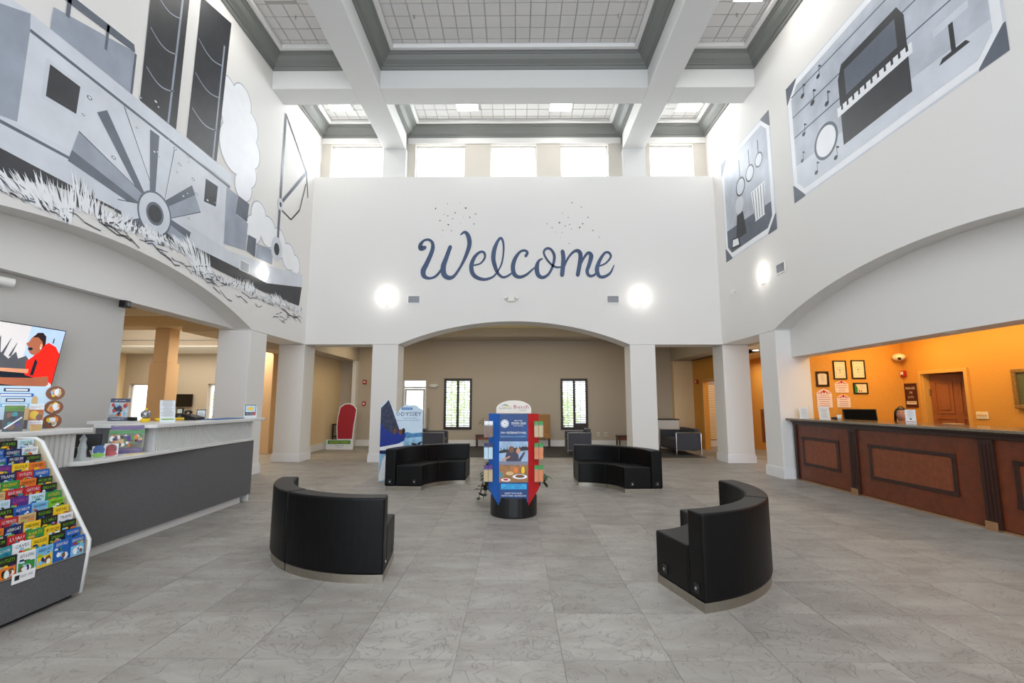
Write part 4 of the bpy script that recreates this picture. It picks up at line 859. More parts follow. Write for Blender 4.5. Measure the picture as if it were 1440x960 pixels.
# back wall x=7.6 things
WX=7.592; RX=Vector((0,-1,0)); 
mb=MB(); mb.m(cm('sign_maroon',(70,20,26))); mb.box(WX-.008,WX,9.12,9.40,1.36,1.82)
O=(WX-.008,9.26,1.59)
for s,z,h,wd in (('MANAGER',.115,.05,.22),('ON',.03,.05,.07),('DUTY',-.06,.05,.13)): text(mb,s,(WX-.008,9.26,1.59+z),RX,U1,h,wd,CERT,.001)
quad(mb,O,RX,U1,-.115,.115,-.17,-.11,CERT); lines(mb,O,RX,U1,-.09,.09,-.155,-.125,1,INK,.012,2)
tag(mb.build('wall_sign'),'maroon wall sign reading MANAGER ON DUTY beside the door frame','sign')
r=root('fire_alarm',(7.56,9.44,1.99),'small red and white fire strobe in the corner of the orange wall','alarm')
box('body',7.545,7.595,9.32,9.42,1.95,2.07,RED,r,.008); box('lens',7.53,7.545,9.34,9.40,1.99,2.05,PLAS,r,.004)
r=root('dome_camera',(7.5,9.33,2.28),'cream dome security camera high in the corner of the orange reception wall','camera')
MB().ball((7.47,9.32,2.33),.10,.12,.075,16).build('housing',CERT,r,smooth=True); MB().ball((7.42,9.24,2.30),.03,.03,.03,10).build('lens',GLOSSB,r,smooth=True); box('bracket',7.5,7.595,9.30,9.36,2.31,2.36,CERT,r)
r=root('switch_plate',(7.59,7.91,1.24),'cream four-gang light switch plate right of the brown door','switch')
box('plate',7.585,7.598,7.80,8.0,1.19,1.305,CERT,r,.003)
for k in range(4): box('toggle',7.575,7.585,7.826+k*.043,7.846+k*.043,1.235,1.26,GOLDTRIM,r,.002)
r=root('framed_painting',(7.59,6.9,1.36),'gilt-framed painting with an olive mat at the right edge of the picture','painting')
mb=MB()
for b in ((6.4,7.34,1.36,1.42),(6.4,7.34,1.90,1.96),(6.4,6.46,1.42,1.90),(7.28,7.34,1.42,1.90)): mb.box(7.55,7.598,b[0],b[1],b[2],b[3])
mb.build('frame',cm('gilt_frame',(150,112,60),metal=.3,noise=.3,nscale=40),r,bev=.01); box('mat_board',7.575,7.59,6.46,7.28,1.42,1.90,cm('olive_mat',(92,92,60)),r)
box('canvas',7.57,7.576,6.58,7.16,1.50,1.84,cm('canvas_scene',(196,176,150),noise=.4,nscale=8),r)
for k,(x,y) in enumerate(((5.62,8.59),(5.61,7.41),(5.60,6.10),(5.6,4.8))):
    r=root('recessed_downlight',(x,y,2.335),'recessed round downlight in the white soffit over the counter, %s'%('farthest of the row','second from the far end','third from the far end','nearest of the row')[k],'ceiling light','downlights over the wooden counter')
    MB().lathe([(.055,0),(.085,-.004),(.085,.004),(.055,.004)],(x,y,2.337),20).build('ring',TRIMW,r); MB().lathe([(0,0),(.055,0)],(x,y,2.3385),16).build('bulb',GLOSSB,r)
# ================================================================== THINGS ON THE HIGH WALLS
def vent(name,c,rt,wd,ht,label):
    rt=Vector(rt); n=rt.cross(U1); c=Vector(c); r=root(name,tuple(c),label,'vent','white supply vents high on the walls')
    def bx(x0,x1,z0,z1,d0,d1,nm,m_,mbx=None):
        own=mbx is None; mbx=mbx or MB()
        mbx.add([c+rt*a+U1*b+n*d for a,b,d in ((x0,z0,d0),(x1,z0,d0),(x1,z1,d0),(x0,z1,d0),(x0,z0,d1),(x1,z0,d1),(x1,z1,d1),(x0,z1,d1))],[(0,3,2,1),(4,5,6,7),(0,1,5,4),(1,2,6,5),(2,3,7,6),(3,0,4,7)])
        if own: return mbx.build(nm,m_,r)
        return mbx
    f=MB(); e=.02
    for q in ((-wd/2-e,wd/2+e,-ht/2-e,-ht/2),(-wd/2-e,wd/2+e,ht/2,ht/2+e),(-wd/2-e,-wd/2,-ht/2,ht/2),(wd/2,wd/2+e,-ht/2,ht/2)): bx(*q,.001,.014,'',None,f)
    f.build('frame',TRIMW,r); bx(-wd/2,wd/2,-ht/2,ht/2,.001,.003,'backing',cm('vent_shadow',(120,122,128)))
    s=MB()
    for k in range(7): z=-ht/2+ht*(k+.5)/7; bx(-wd/2,wd/2,z-.004,z+.004,.004,.011,'',None,s)
    for k in range(9): x=-wd/2+wd*(k+.5)/9; bx(x-.003,x+.003,-ht/2,ht/2,.003,.006,'',None,s)
    s.build('louvre',cm('vent_grey',(176,178,184)),r)
vent('wall_vent',(-2.59,D,4.03),(1,0,0),.28,.17,'white wall vent left of centre on the front wall, above the arch')
vent('wall_vent',(2.45,D,4.03),(1,0,0),.28,.17,'white wall vent right of centre on the front wall, above the arch')
vent('wall_vent',(XR,9.03,4.04),(0,-1,0),.28,.17,'white wall vent on the right wall beside the sconce')
vent('wall_vent',(XL,8.97,4.06),(0,1,0),.28,.17,'white wall vent on the left mural wall beside the sconce')
def sconce(c,rt,label,pw=26):
    rt=Vector(rt); n=rt.cross(U1); c=Vector(c); r=root('wall_sconce',tuple(c),label,'wall light','lit wall sconces')
    mb=MB(); vs=[];fs=[];N=10
    for j,(z,w_) in enumerate(((-.10,.03),(-.07,.075),(0,.10),(.10,.11))):
        for i in range(N+1):
            a=PI*i/N; vs.append(c+rt*(w_*math.cos(a))+n*(.012+w_*.75*math.sin(a))+U1*z)
    for j in range(3):
        for i in range(N): fs.append((j*(N+1)+i,j*(N+1)+i+1,(j+1)*(N+1)+i+1,(j+1)*(N+1)+i))
    fs.append(tuple(range(N+1))[::-1]); mb.add(vs,fs); mb.build('glass_bowl',SCON,r,smooth=True,merge=True)
    b=MB(); b.add([c+rt*a+U1*z+n*d for a,z,d in ((-.05,-.12,0),(.05,-.12,0),(.05,.08,0),(-.05,.08,0),(-.05,-.12,.012),(.05,-.12,.012),(.05,.08,.012),(-.05,.08,.012))],[(0,3,2,1),(4,5,6,7),(0,1,5,4),(1,2,6,5),(2,3,7,6),(3,0,4,7)]); b.build('back_plate',PLAS,r)
    d=bpy.data.lights.new('sconce_lamp','POINT'); d.energy=pw; d.color=(1,.96,.88); d.shadow_soft_size=.05
    l=bpy.data.objects.new('sconce_lamp',d); C.objects.link(l); l.location=c+n*.16+U1*.10
sconce((-3.277,D,4.01),(1,0,0),'glowing wall sconce left of the arch on the front wall',4.5)
sconce((3.131,D,4.01),(1,0,0),'glowing wall sconce right of the arch on the front wall',4.5)
sconce((XR,9.70,4.02),(0,-1,0),'glowing wall sconce on the right wall beside the vent',4)
sconce((XL,9.68,4.07),(0,1,0),'glowing wall sconce on the dark hull of the left mural',2.5)
r=root('emergency_light',(-.12,D,4.03),'twin-head white emergency light centred over the arch','emergency light')
box('housing',-.22,-.02,D-.06,D,3.97,4.03,PLAS,r,.01)
for s in (-1,1): MB().tube([(-.12+s*.10,D-.05,4.03),(-.12+s*.135,D-.10,4.07)],[.035,.05],12).build('lamp_head',PLAS,r)
r=root('bullet_camera',(XR,10.93,4.02),'small white security camera on the right wall near the corner','camera')
MB().tube([(XR,10.93,4.05),(XR-.06,10.93,4.03)],.02,8).build('bracket',PLAS,r); MB().tube([(XR-.05,10.93,4.02),(XR-.13,10.85,3.98)],[.035,.04],12).build('housing',PLAS,r)
r=root('ceiling_speaker',(-5.70,6.72,2.85),'small black box fixed under the soffit at the end of the grey wall','speaker')
box('body',-5.72,-5.62,6.68,6.78,2.80,2.90,BLACK,r,.006); MB().tube([(-5.618,6.73,2.85),(-5.612,6.73,2.85)],.03,12).build('grille',INK,r)
r=root('wall_emergency_light',(-5.79,5.1,2.78),'white emergency lamp high on the grey wall above the television','emergency light')
box('housing',-5.8,-5.72,4.7,5.02,2.74,2.80,PLAS,r,.01); MB().tube([(-5.74,5.04,2.78),(-5.68,5.20,2.77)],[.05,.055],14).build('lamp_head',PLAS,r)
# ---- television with a picture of a rider
TVr=root('television',(-5.72,5.15,1.94),'large wall television showing a laughing rider in a red shirt','television')
Mt=Matrix.Translation((-5.745,0,1.56))@Matrix.Rotation(math.radians(8.5),4,'Y')
mb=MB(); mb.M=Mt; mb.box(-.02,.02,4.45,5.83,0,.775); mb.build('casing',GLOSSB,TVr,bev=.004)
def tvp(mb,pts,m_,d): 
    mb.m(m_); mb.add([(.0205+d,4.45+a,b) for a,b in pts],[tuple(range(len(pts)))])
def scr(n,c,st=.9): 
    return mat(n,c,.3,emit=st,noise=.08,nscale=4)
mb=MB(); mb.M=Mt
SKY=scr('screen_sky',(200,196,196)); SK2=scr('screen_sky_blue',(164,186,208)); RK_=scr('screen_rock',(84,86,92),.7); RKD=scr('screen_dark_water',(20,34,46),.6); SR=scr('screen_red',(226,32,20)); SS=scr('screen_skin',(168,98,70),.7); SH=scr('screen_hair',(44,28,30),.4); SL=scr('screen_skin_light',(216,150,116),.8)
w0=.012; W1=1.38-.012
tvp(mb,[(w0,.012),(W1,.012),(W1,.765),(w0,.765)],SKY,.0002); tvp(mb,[(.95,.4),(W1,.4),(W1,.765),(.95,.765)],SK2,.0004)
tvp(mb,[(w0,.10),(1.0,.10),(1.05,.35),(.98,.42),(.9,.38),(.86,.46),(.8,.37),(.7,.44),(.66,.62),(.6,.40),(.5,.44),(.4,.60),(.34,.4),(.2,.45),(w0,.5)],RK_,.0006)
tvp(mb,[(.70,.40),(.735,.40),(.775,.60),(.77,.60)],RK_,.0007); tvp(mb,[(.79,.40),(.82,.40),(.85,.56),(.845,.56)],RK_,.0007)
tvp(mb,[(w0,.012),(1.25,.012),(1.2,.24),(w0,.24)],RKD,.0008)
tvp(mb,[(1.02,.20),(1.30,.14),(1.368,.10),(1.368,.48),(1.30,.56),(1.2,.60),(1.12,.54),(1.06,.42),(1.0,.36)],SR,.0010)
tvp(mb,[(1.05,.44),(1.13,.50),(1.15,.62),(1.08,.60)],SS,.0012)
tvp(mb,ell(1.055,.56,.085,.12),SS,.0014); tvp(mb,[(.94,.56),(.985,.60),(.985,.52)],SS,.0015)
tvp(mb,[(1.0,.64),(1.04,.70),(1.10,.71),(1.15,.67),(1.165,.58),(1.14,.52),(1.125,.60),(1.06,.65)],SH,.0016)
tvp(mb,ell(1.005,.505,.028,.018),RKD,.0017); tvp(mb,ell(1.12,.55,.016,.03),SL,.0018); tvp(mb,ell(1.12,.525,.01,.014),SKY,.0020)
tvp(mb,[(.6,.10),(1.0,.07),(1.25,.03),(1.33,.10),(1.30,.20),(1.1,.17),(.8,.16),(.6,.17)],SS,.0019)
tvp(mb,[(.70,.23),(1.05,.22),(1.05,.27),(.72,.265)],SL,.0018); tvp(mb,[(1.08,.20),(1.09,.40),(1.13,.36),(1.12,.2)],RKD,.0017)
tvp(mb,[(1.245,.60),(1.262,.60),(1.26,.66),(1.248,.66)],RKD,.0007)
mb.build('screen',None,TVr,merge=False)
MB().box(-5.795,-5.70,5.0,5.3,1.80,2.1).build('wall_bracket',BLACK,TVr)
WELCOME=[[(-2.35,5.39,0.10),(-2.44,5.37,0.12),(-2.46,5.46,0.09),(-2.38,5.57,0.06),(-2.26,5.60,0.06),(-2.16,5.53,0.07),(-2.14,5.38,0.09),(-2.19,5.20,0.10),(-2.29,4.96,0.11),(-2.37,4.78,0.12),(-2.34,4.63,0.10),(-2.19,4.58,0.06),(-2.02,4.66,0.06),(-1.86,4.90,0.05),(-1.76,5.16,0.05),(-1.67,5.38,0.04)],
[(-1.69,5.41,0.09),(-1.78,5.14,0.10),(-1.86,4.88,0.12),(-1.83,4.67,0.12),(-1.70,4.59,0.10),(-1.57,4.65,0.07),(-1.42,4.88,0.06),(-1.29,5.16,0.08),(-1.20,5.46,0.10),(-1.23,5.69,0.10),(-1.32,5.80,0.07),(-1.43,5.73,0.03)],
[(-1.07,4.92,0.04),(-0.91,4.97,0.04),(-0.80,5.12,0.05),(-0.82,5.25,0.06),(-0.92,5.27,0.06),(-1.06,5.14,0.08),(-1.14,4.92,0.10),(-1.11,4.71,0.10),(-0.98,4.59,0.09),(-0.79,4.55,0.07),(-0.60,4.61,0.05),(-0.49,4.72,0.04)],
[(-0.49,4.72,0.03),(-0.37,4.96,0.04),(-0.32,5.28,0.04),(-0.33,5.52,0.05),(-0.39,5.64,0.06),(-0.48,5.54,0.07),(-0.56,5.32,0.10),(-0.58,5.08,0.10),(-0.53,4.87,0.09),(-0.47,4.72,0.07),(-0.35,4.61,0.06),(-0.23,4.63,0.05),(-0.10,4.72,0.04)],
[(0.25,5.16,0.07),(0.29,5.26,0.06),(0.21,5.31,0.06),(0.09,5.26,0.06),(-0.03,5.08,0.09),(-0.08,4.87,0.10),(-0.04,4.68,0.10),(0.09,4.61,0.08),(0.26,4.67,0.06),(0.42,4.81,0.04),(0.52,4.89,0.03)],
[(0.67,5.09,0.04),(0.58,5.03,0.06),(0.53,4.87,0.10),(0.56,4.67,0.10),(0.68,4.60,0.08),(0.83,4.69,0.06),(0.94,4.91,0.06),(0.98,5.16,0.07),(0.90,5.33,0.06),(0.79,5.36,0.06),(0.71,5.27,0.05),(0.76,5.12,0.05),(0.89,4.95,0.05),(1.02,4.87,0.05),(1.14,4.87,0.04)],
[(1.19,5.29,0.09),(1.21,5.07,0.10),(1.17,4.66,0.10)],
[(1.20,4.81,0.04),(1.32,5.09,0.05),(1.47,5.27,0.06),(1.60,5.29,0.09),(1.65,5.13,0.10),(1.57,4.66,0.09)],
[(1.59,4.79,0.04),(1.71,5.07,0.05),(1.84,5.24,0.07),(1.92,5.17,0.10),(1.87,4.95,0.09),(1.81,4.76,0.08),(1.87,4.64,0.07),(2.01,4.68,0.05),(2.10,4.89,0.03)],
[(2.14,4.90,0.04),(2.30,4.98,0.04),(2.42,5.14,0.05),(2.37,5.25,0.06),(2.26,5.23,0.06),(2.13,5.03,0.08),(2.06,4.80,0.10),(2.12,4.63,0.08),(2.25,4.62,0.07),(2.40,4.72,0.05),(2.50,4.92,0.02)]]
CONFETTI=[(-1.78,6.57),(-1.45,6.59),(-1.31,6.45),(-1.70,6.36),(-1.86,6.28),(-1.97,6.11),(-1.58,6.32),(-1.37,6.20),(-1.20,6.20),(-1.77,6.24),(-1.64,6.16),(-1.44,6.04),(-1.75,6.00),(-1.09,6.02),(-1.05,6.29),(-2.14,5.92),(-1.89,5.85),(-1.67,5.84),(-2.09,6.44),(-1.92,5.68),(1.45,6.59),(1.69,6.47),(1.20,6.31),(1.53,6.27),(1.35,6.19),(1.86,6.19),(1.12,6.05),(1.57,6.04),(1.72,6.02),(1.38,6.00),(1.27,5.96),(1.04,5.80),(1.19,5.79),(1.43,5.88),(1.64,5.92),(1.79,5.89),(1.98,5.84),(2.14,5.66),(1.36,5.49),(1.15,5.66),(0.93,5.92),(0.80,6.02)]
MURAL={'hull':[(4.18,3.99),(4.55,4.03),(5.30,4.00),(6.01,3.98),(7.51,3.98),(8.91,3.97),(9.83,3.95),(11.45,4.26),(11.36,3.77),(10.01,3.73),(8.70,3.75),(7.50,3.79),(5.85,3.96),(5.18,3.91),(4.59,3.74),(4.22,3.69)],
'stripe':[(4.14,4.29),(4.51,4.36),(5.29,4.41),(6.00,4.49),(7.03,4.32),(8.42,4.21),(10.08,4.37),(11.45,4.58),(11.45,4.26),(9.83,3.95),(8.91,3.97),(7.51,3.98),(6.01,3.98),(5.30,4.00),(4.55,4.03),(4.18,3.99)],
'cabin':[(3.97,5.62),(4.67,5.65),(8.27,5.37),(8.33,4.21),(7.03,4.32),(6.00,4.49),(5.29,4.41),(4.51,4.36),(4.14,4.29)],
'roof':[(4.65,5.65),(8.39,5.64),(8.37,5.42),(4.67,5.46)],
'tower':[(3.99,5.49),(4.36,5.50),(4.67,5.65),(4.67,4.39),(4.51,4.36),(4.14,4.29)],
'win1':[(4.92,5.25),(5.30,5.24),(5.29,4.88),(4.92,4.86)],
'win2':[(7.66,5.23),(7.99,5.24),(7.98,4.86),(7.66,4.82)],
'funnel1':[(6.16,7.44),(6.91,8.16),(6.89,5.65),(6.17,5.66)],
'funnel2':[(7.17,8.21),(7.99,8.43),(7.90,5.66),(7.13,5.67)],
'crate1':[(8.23,5.35),(8.59,5.34),(8.59,4.64),(8.28,4.29)],
'crate2':[(8.61,5.35),(8.98,5.34),(8.95,4.96),(8.56,4.98)],
'crate3':[(8.59,4.96),(8.98,4.94),(8.97,4.39),(8.26,4.29)],
'crate4':[(9.03,4.73),(9.31,4.74),(9.31,4.35),(9.00,4.40)],
'crate5':[(9.35,4.66),(10.00,4.73),(9.98,4.40),(9.34,4.36)],
'mast':[(10.12,8.04),(10.23,8.03),(10.17,5.64),(10.25,4.48),(10.04,4.42),(10.00,5.73)],
'deck1':[(4.88,5.93),(5.99,6.26),(6.02,5.65),(4.87,5.65)],
'post1':[(5.32,6.43),(5.42,6.47),(5.40,6.30),(5.31,6.28)],
'rail':[(5.01,6.24),(5.98,6.36),(6.01,6.26),(4.98,6.12)],
'cloud1':[(7.12,5.70),(7.21,6.06),(7.52,6.45),(8.01,7.06),(8.36,7.33),(8.68,7.22),(8.65,6.90),(8.95,6.78),(8.94,6.40),(9.09,6.09),(8.98,5.71),(9.12,5.43),(9.07,5.04),(8.61,5.35),(8.21,5.51),(7.90,5.66)],
'cloud2':[(9.07,5.04),(9.37,5.38),(9.73,5.46),(10.22,4.99),(10.66,4.94),(11.45,4.58),(10.08,4.37),(9.31,4.74)]}
# ================================================================== PAINTED WALLS
def smooth_path(P,k=7):
    out=[]
    for i in range(len(P)-1):
        p0=P[max(i-1,0)];p1=P[i];p2=P[i+1];p3=P[min(i+2,len(P)-1)]
        for q in range(k):
            t=q/k; out.append(tuple(.5*((2*p1[c])+(-p0[c]+p2[c])*t+(2*p0[c]-5*p1[c]+4*p2[c]-p3[c])*t*t+(-p0[c]+3*p1[c]-3*p2[c]+p3[c])*t**3) for c in range(3)))
    out.append(tuple(P[-1])); return out
mb=MB(); mb.m(NAVYP)
for si,st in enumerate(WELCOME):
    P=smooth_path(st); vs=[];fs=[]; y=D-.004-.0003*si
    for i,(x,z,w_) in enumerate(P):
        a=P[max(i-1,0)]; b=P[min(i+1,len(P)-1)]; dx,dz=b[0]-a[0],b[1]-a[1]; L_=math.hypot(dx,dz) or 1
        nx,nz=-dz/L_*w_*.56,dx/L_*w_*.56; vs+=[(x+nx,y,z+nz),(x-nx,y,z-nz)]
    for i in range(len(P)-1): fs.append((2*i,2*i+1,2*i+3,2*i+2))
    mb.add(vs,fs)
    for e in (0,-1):
        x,z,w_=P[e]; mb.add([(x+w_/2*math.cos(2*PI*k/12),y-.0001,z+w_/2*math.sin(2*PI*k/12)) for k in range(12)],[tuple(range(12))])
tag(mb.build('painted_lettering',merge=False),'large blue-grey script word Welcome painted across the front wall','lettering')
mb=MB(); rnd=random.Random(4)
for k,(x,z) in enumerate(CONFETTI):
    a=rnd.uniform(.014,.027); b=a*rnd.uniform(.5,1); t=rnd.uniform(0,PI); mb.m((MUD,MUM,MUD,MUL)[k%4])
    mb.add([(x+a*math.cos(q)*math.cos(t)-b*math.sin(q)*math.sin(t),D-.004,z+a*math.cos(q)*math.sin(t)+b*math.sin(q)*math.cos(t)) for q in (0,.8,1.6,2.4,3.2,4,4.8,5.6)],[tuple(range(8))])
o=mb.build('painted_confetti',merge=False); tag(o,'two clouds of small grey painted confetti above the word Welcome','painting',kind='stuff')
# left wall: a plain paddle boat in greys on the bare wall
MUR=root('wall_mural',(XL,7.6,3.7),'huge grey and black painted paddle boat spread over the left wall','mural')
def mp(name,pts,m_,d,parent=MUR,sub=None):
    mb=sub or MB(); mb.m(m_); mb.add([(XL+.002+d,a,b) for a,b in pts],[tuple(range(len(pts)))])
    return mb if sub else mb.build(name,None,parent,merge=False)
mb=MB(); CL=((8.05,7.05,.34),(8.50,7.22,.32),(8.78,6.85,.34),(8.9,6.4,.34),(8.85,5.95,.32),(8.75,5.6,.3),(8.4,6.2,.5),(8.35,6.7,.45),(9.35,5.25,.30),(9.75,5.05,.34),(10.2,4.95,.35),(10.7,4.8,.32),(11.05,4.7,.25),(9.2,4.9,.3))
for m_,g_,d_ in ((MUM,0,.0022),(MUW,.018,.0025)):
    for k,(y,z,r_) in enumerate(CL): mp('',[(y+(r_-g_)*a,z+(r_-g_)*b) for a,b in ell(0,0,1,1,26)],m_,d_+.00001*k,sub=mb)
mb.build('cloud_outline',None,MUR,merge=False)
for nm in ('funnel1','funnel2'):
    P=MURAL[nm]; f=mp('funnel',P,MUK,.0030)
    mb=MB(); lo=P[2][1]; y0,y1=min(p[0] for p in P),max(p[0] for p in P)
    for k in range(3):
        z=lo+.55+.62*k; mb.m(MUM)
        for q in range(10):
            ta,tb=q/10,(q+1)/10; ya,yb=y0+.06+(y1-y0-.2)*ta,y0+.06+(y1-y0-.2)*tb; za,zb=z-.10*math.sin(PI*ta),z-.10*math.sin(PI*tb)
            mb.add([(XL+.0056,ya,za),(XL+.0056,yb,zb),(XL+.0056,yb,zb+.02),(XL+.0056,ya,za+.02)],[(0,1,2,3)])
    mb.add([(XL+.0056,y1-.21,lo),(XL+.0056,y1-.17,lo),(XL+.0056,y1-.12,lo+2.2),(XL+.0056,y1-.16,lo+2.2)],[(0,1,2,3)])
    mb.build('funnel_band',None,f,merge=False)
mp('cabin',MURAL['cabin'],MUC,.0038); mp('tower',MURAL['tower'],MUM,.0040); mp('upper_deck',MURAL['deck1'],MUM,.0032); mp('roof_edge',MURAL['roof'],MUL,.0042)
mp('rail',MURAL['rail'],MUD,.0034)
for a in ((5.02,5.95,.05,.3),(5.55,5.95,.04,.35),(6.0,5.65,.04,.6)): mp('post',[(a[0],a[1]),(a[0]+a[2],a[1]),(a[0]+a[2],a[1]+a[3]),(a[0],a[1]+a[3])],MUD,.0034)
for nm in ('win1','win2'):
    P=MURAL[nm]; w_=mp('window',[(P[0][0]-.05,P[0][1]+.05),(P[1][0]+.08,P[1][1]+.05),(P[2][0]+.08,P[2][1]-.05),(P[3][0]-.05,P[3][1]-.05)],MUL,.0042); mp('pane',P,MUK,.0044,w_)
mp('hull_stripe',MURAL['stripe'],MUL,.0042); mp('hull',MURAL['hull'],MUK,.0044)
mp('roof_line',[(4.67,5.44),(8.33,5.36),(8.33,5.40),(4.67,5.48)],MUD,.0044); mp('deck_line',[(4.3,4.28),(7.03,4.31),(7.03,4.34),(4.3,4.32)],MUD,.0045)
for k in range(1,6): mp('crate',MURAL['crate%d'%k],(MUD,MUM)[k%2],.0045+.0001*k)
# boom and mast
mb=MB()
def stroke(a,b,w_,m_,d):
    dx,dz=b[0]-a[0],b[1]-a[1]; L_=math.hypot(dx,dz); nx,nz=-dz/L_*w_/2,dx/L_*w_/2
    mb.m(m_); mb.add([(XL+.002+d,a[0]+nx,a[1]+nz),(XL+.002+d,a[0]-nx,a[1]-nz),(XL+.002+d,b[0]-nx,b[1]-nz),(XL+.002+d,b[0]+nx,b[1]+nz)],[(0,1,2,3)])
stroke((10.16,8.02),(10.16,4.9),.09,MUD,.0046); stroke((10.16,8.02),(11.35,7.2),.05,MUK,.0047); stroke((10.2,5.9),(11.35,7.2),.08,MUD,.0047); stroke((11.35,7.2),(11.5,6.6),.04,MUK,.0048)
P=[(10.25,5.75),(10.7,5.7),(11.1,6.1),(11.35,6.9)]
for a,b in zip(P,P[1:]): stroke(a,b,.035,MUK,.0046)
mb.build('mast',None,MUR,merge=False)
mb=MB()
for (y,z,r1,r2) in ((10.14,4.80,.24,.12),(10.18,5.85,.12,.05)):
    mb=MB(); mp('',[(y+r1*a,z+r1*1.15*b) for a,b in ell(0,0,1,1,24)],MUL,.0052,sub=mb); mp('',[(y+r2*a,z+r2*1.15*b) for a,b in ell(0,0,1,1,20)],MUK,.0054,sub=mb); mb.build('pulley',None,MUR,merge=False)
# wheel
WH=MB(); hy,hz=6.64,4.18
pad=[(5.72,5.22,.30),(5.30,4.46,.26),(6.62,5.36,.30),(7.46,4.80,.26),(6.10,3.90,.26),(7.38,4.02,.22),(6.72,3.74,.22)]
for k,(y,z,w_) in enumerate(pad):
    dx,dz=y-hy,z-hz; L_=math.hypot(dx,dz); nx,nz=-dz/L_,dx/L_
    for (o0,o1,m_) in ((-w_*.95,-w_*.90,MUK),(-w_*.90,w_*.15,(MUL,MUM)[k%2]),(w_*.15,w_*.75,MUD)):
        WH.m(m_); WH.add([(XL+.0072+.0001*k,hy+nx*o0*.45,hz+nz*o0*.45),(XL+.0072+.0001*k,hy+nx*o1*.45,hz+nz*o1*.45),(XL+.0072+.0001*k,y+nx*o1,z+nz*o1),(XL+.0072+.0001*k,y+nx*o0,z+nz*o0)],[(0,1,2,3)])
for r_,m_,d in ((.33,MUD,.0066),(.30,MUL,.0067),(.17,MUD,.0068),(.13,MUK,.0069)): mp('',[(hy+r_*a,hz+r_*b) for a,b in ell(0,0,1,1,28)],m_,d,sub=WH)
WH.build('paddle_wheel',None,MUR,merge=False)
# spray: ragged white tongues and thin dark wave lines
mb=MB(); rnd=random.Random(9)
def hull_low(y): 
    return 3.70+.03*math.sin(y*3)+(.20 if 5.4<y<7.6 else 0)
for k in range(1300):
    y=rnd.uniform(4.2,11.5); z=hull_low(y)-.03-rnd.uniform(0,.12); hgt=rnd.uniform(.10,.46)*(1 if y<8 else .5)*(.7+.3*math.sin(y*5)); hgt*=(.35 if 6.25<y<7.1 else 1); ln=(.12*math.sin(y*2.3)-.06)+rnd.uniform(-.08,.08); w_=rnd.uniform(.006,.02)
    mb.m(MUK if k%11==0 else (MUD if k%17==0 else MUW)); dd=.0082+rnd.random()*.0008
    mb.add([(XL+dd,y-w_,z),(XL+dd,y+w_,z-.02),(XL+dd,y+ln*.4+w_*.6,z+hgt*.5),(XL+dd,y+ln,z+hgt),(XL+dd,y+ln*.5-w_*.8,z+hgt*.5)],[(0,1,2,3,4)])
mb.build('spray',None,MUR,merge=False)['kind']='stuff'
mb=MB(); rnd=random.Random(12)
for k in range(46):
    y=rnd.uniform(4.7,11.2); 
    lowest=max(3.15,3.60-(.0 if y>9.4 else .55*max(0,1-abs(y-6.0)/3.4)*0)); arch=2.88+.70*max(0,1-((y-6)/3.4)**2)
    z=rnd.uniform(max(arch+.12,3.25),max(arch+.14,3.62)); x_=y; zz=z; 
    for q in range(rnd.randint(2,5)):
        ny=x_+rnd.uniform(.06,.14); nz=zz+rnd.uniform(-.06,.05); stroke((x_,zz),(ny,nz),rnd.uniform(.008,.022),(MUK,MUD)[k%2],.0068); x_,zz=ny,nz
mb.build('wave_lines',None,MUR,merge=False)['kind']='stuff'
mb=MB()
for k in range(26):
    a=rnd.uniform(0,2*PI); q=rnd.uniform(.6,1.5); y,z=hy+q*math.cos(a),hz+.2+q*abs(math.sin(a)); s_=rnd.uniform(.02,.04)
    mp('',[(y+s_*c_,z+s_*.6*d_) for c_,d_ in ell(0,0,1,1,8)],MUD,.0078,sub=mb); mp('',[(y+s_*.6*c_,z+s_*.35*d_) for c_,d_ in ell(0,0,1,1,8)],MUW,.0079,sub=mb)
mb.build('droplets',None,MUR,merge=False)['kind']='stuff'
# right wall: two framed painted panels, plain stand-in scenes
def rp(mb,pts,m_,d): mb.m(m_); mb.add([(XR-.002-d,a,b) for a,b in pts],[tuple(range(len(pts)))[::-1]])
def painted_panel(y0,y1,z0,z1,label,draw):
    r=root('framed_mural',(XR,(y0+y1)/2,z0),label,'mural','painted panels on the right wall')
    b=.11; c=.30
    mb=MB(); rp(mb,[(y0-.03,z0-.03),(y1+.03,z0-.03),(y1+.03,z1+.03),(y0-.03,z1+.03)],MUL,0); mb.build('shadow_edge',None,r,merge=False)
    mb=MB(); rp(mb,[(y0+c,z0),(y1-c,z0),(y1,z0+c),(y1,z1-c),(y1-c,z1),(y0+c,z1),(y0,z1-c),(y0,z0+c)],MUW,.001); mb.build('white_border',None,r,merge=False)
    mb=MB(); rp(mb,[(y0+c,z0+b),(y1-c,z0+b),(y1-b,z0+c),(y1-b,z1-c),(y1-c,z1-b),(y0+c,z1-b),(y0+b,z1-c),(y0+b,z0+c)],PANELG,.002); mb.build('grey_field',None,r,merge=False)
    for (a,d_,sa,sd) in ((y0,z0,1,1),(y1,z0,-1,1),(y0,z1,1,-1),(y1,z1,-1,-1)):
        mb=MB(); P=[(a-sa*.03,d_-sd*.03),(a+sa*c,d_-sd*.03),(a+sa*c,d_),(a,d_+sd*c),(a-sa*.03,d_+sd*c)]; rp(mb,P if sa*sd>0 else P[::-1],MUD,.0015); mb.build('corner_mount',None,r,merge=False)
    mb=MB(); draw(mb); mb.build('painted_scene',None,r,merge=False)
PANELG=cm('mural_panel_grey',(184,190,201),noise=.22,nscale=1.6)
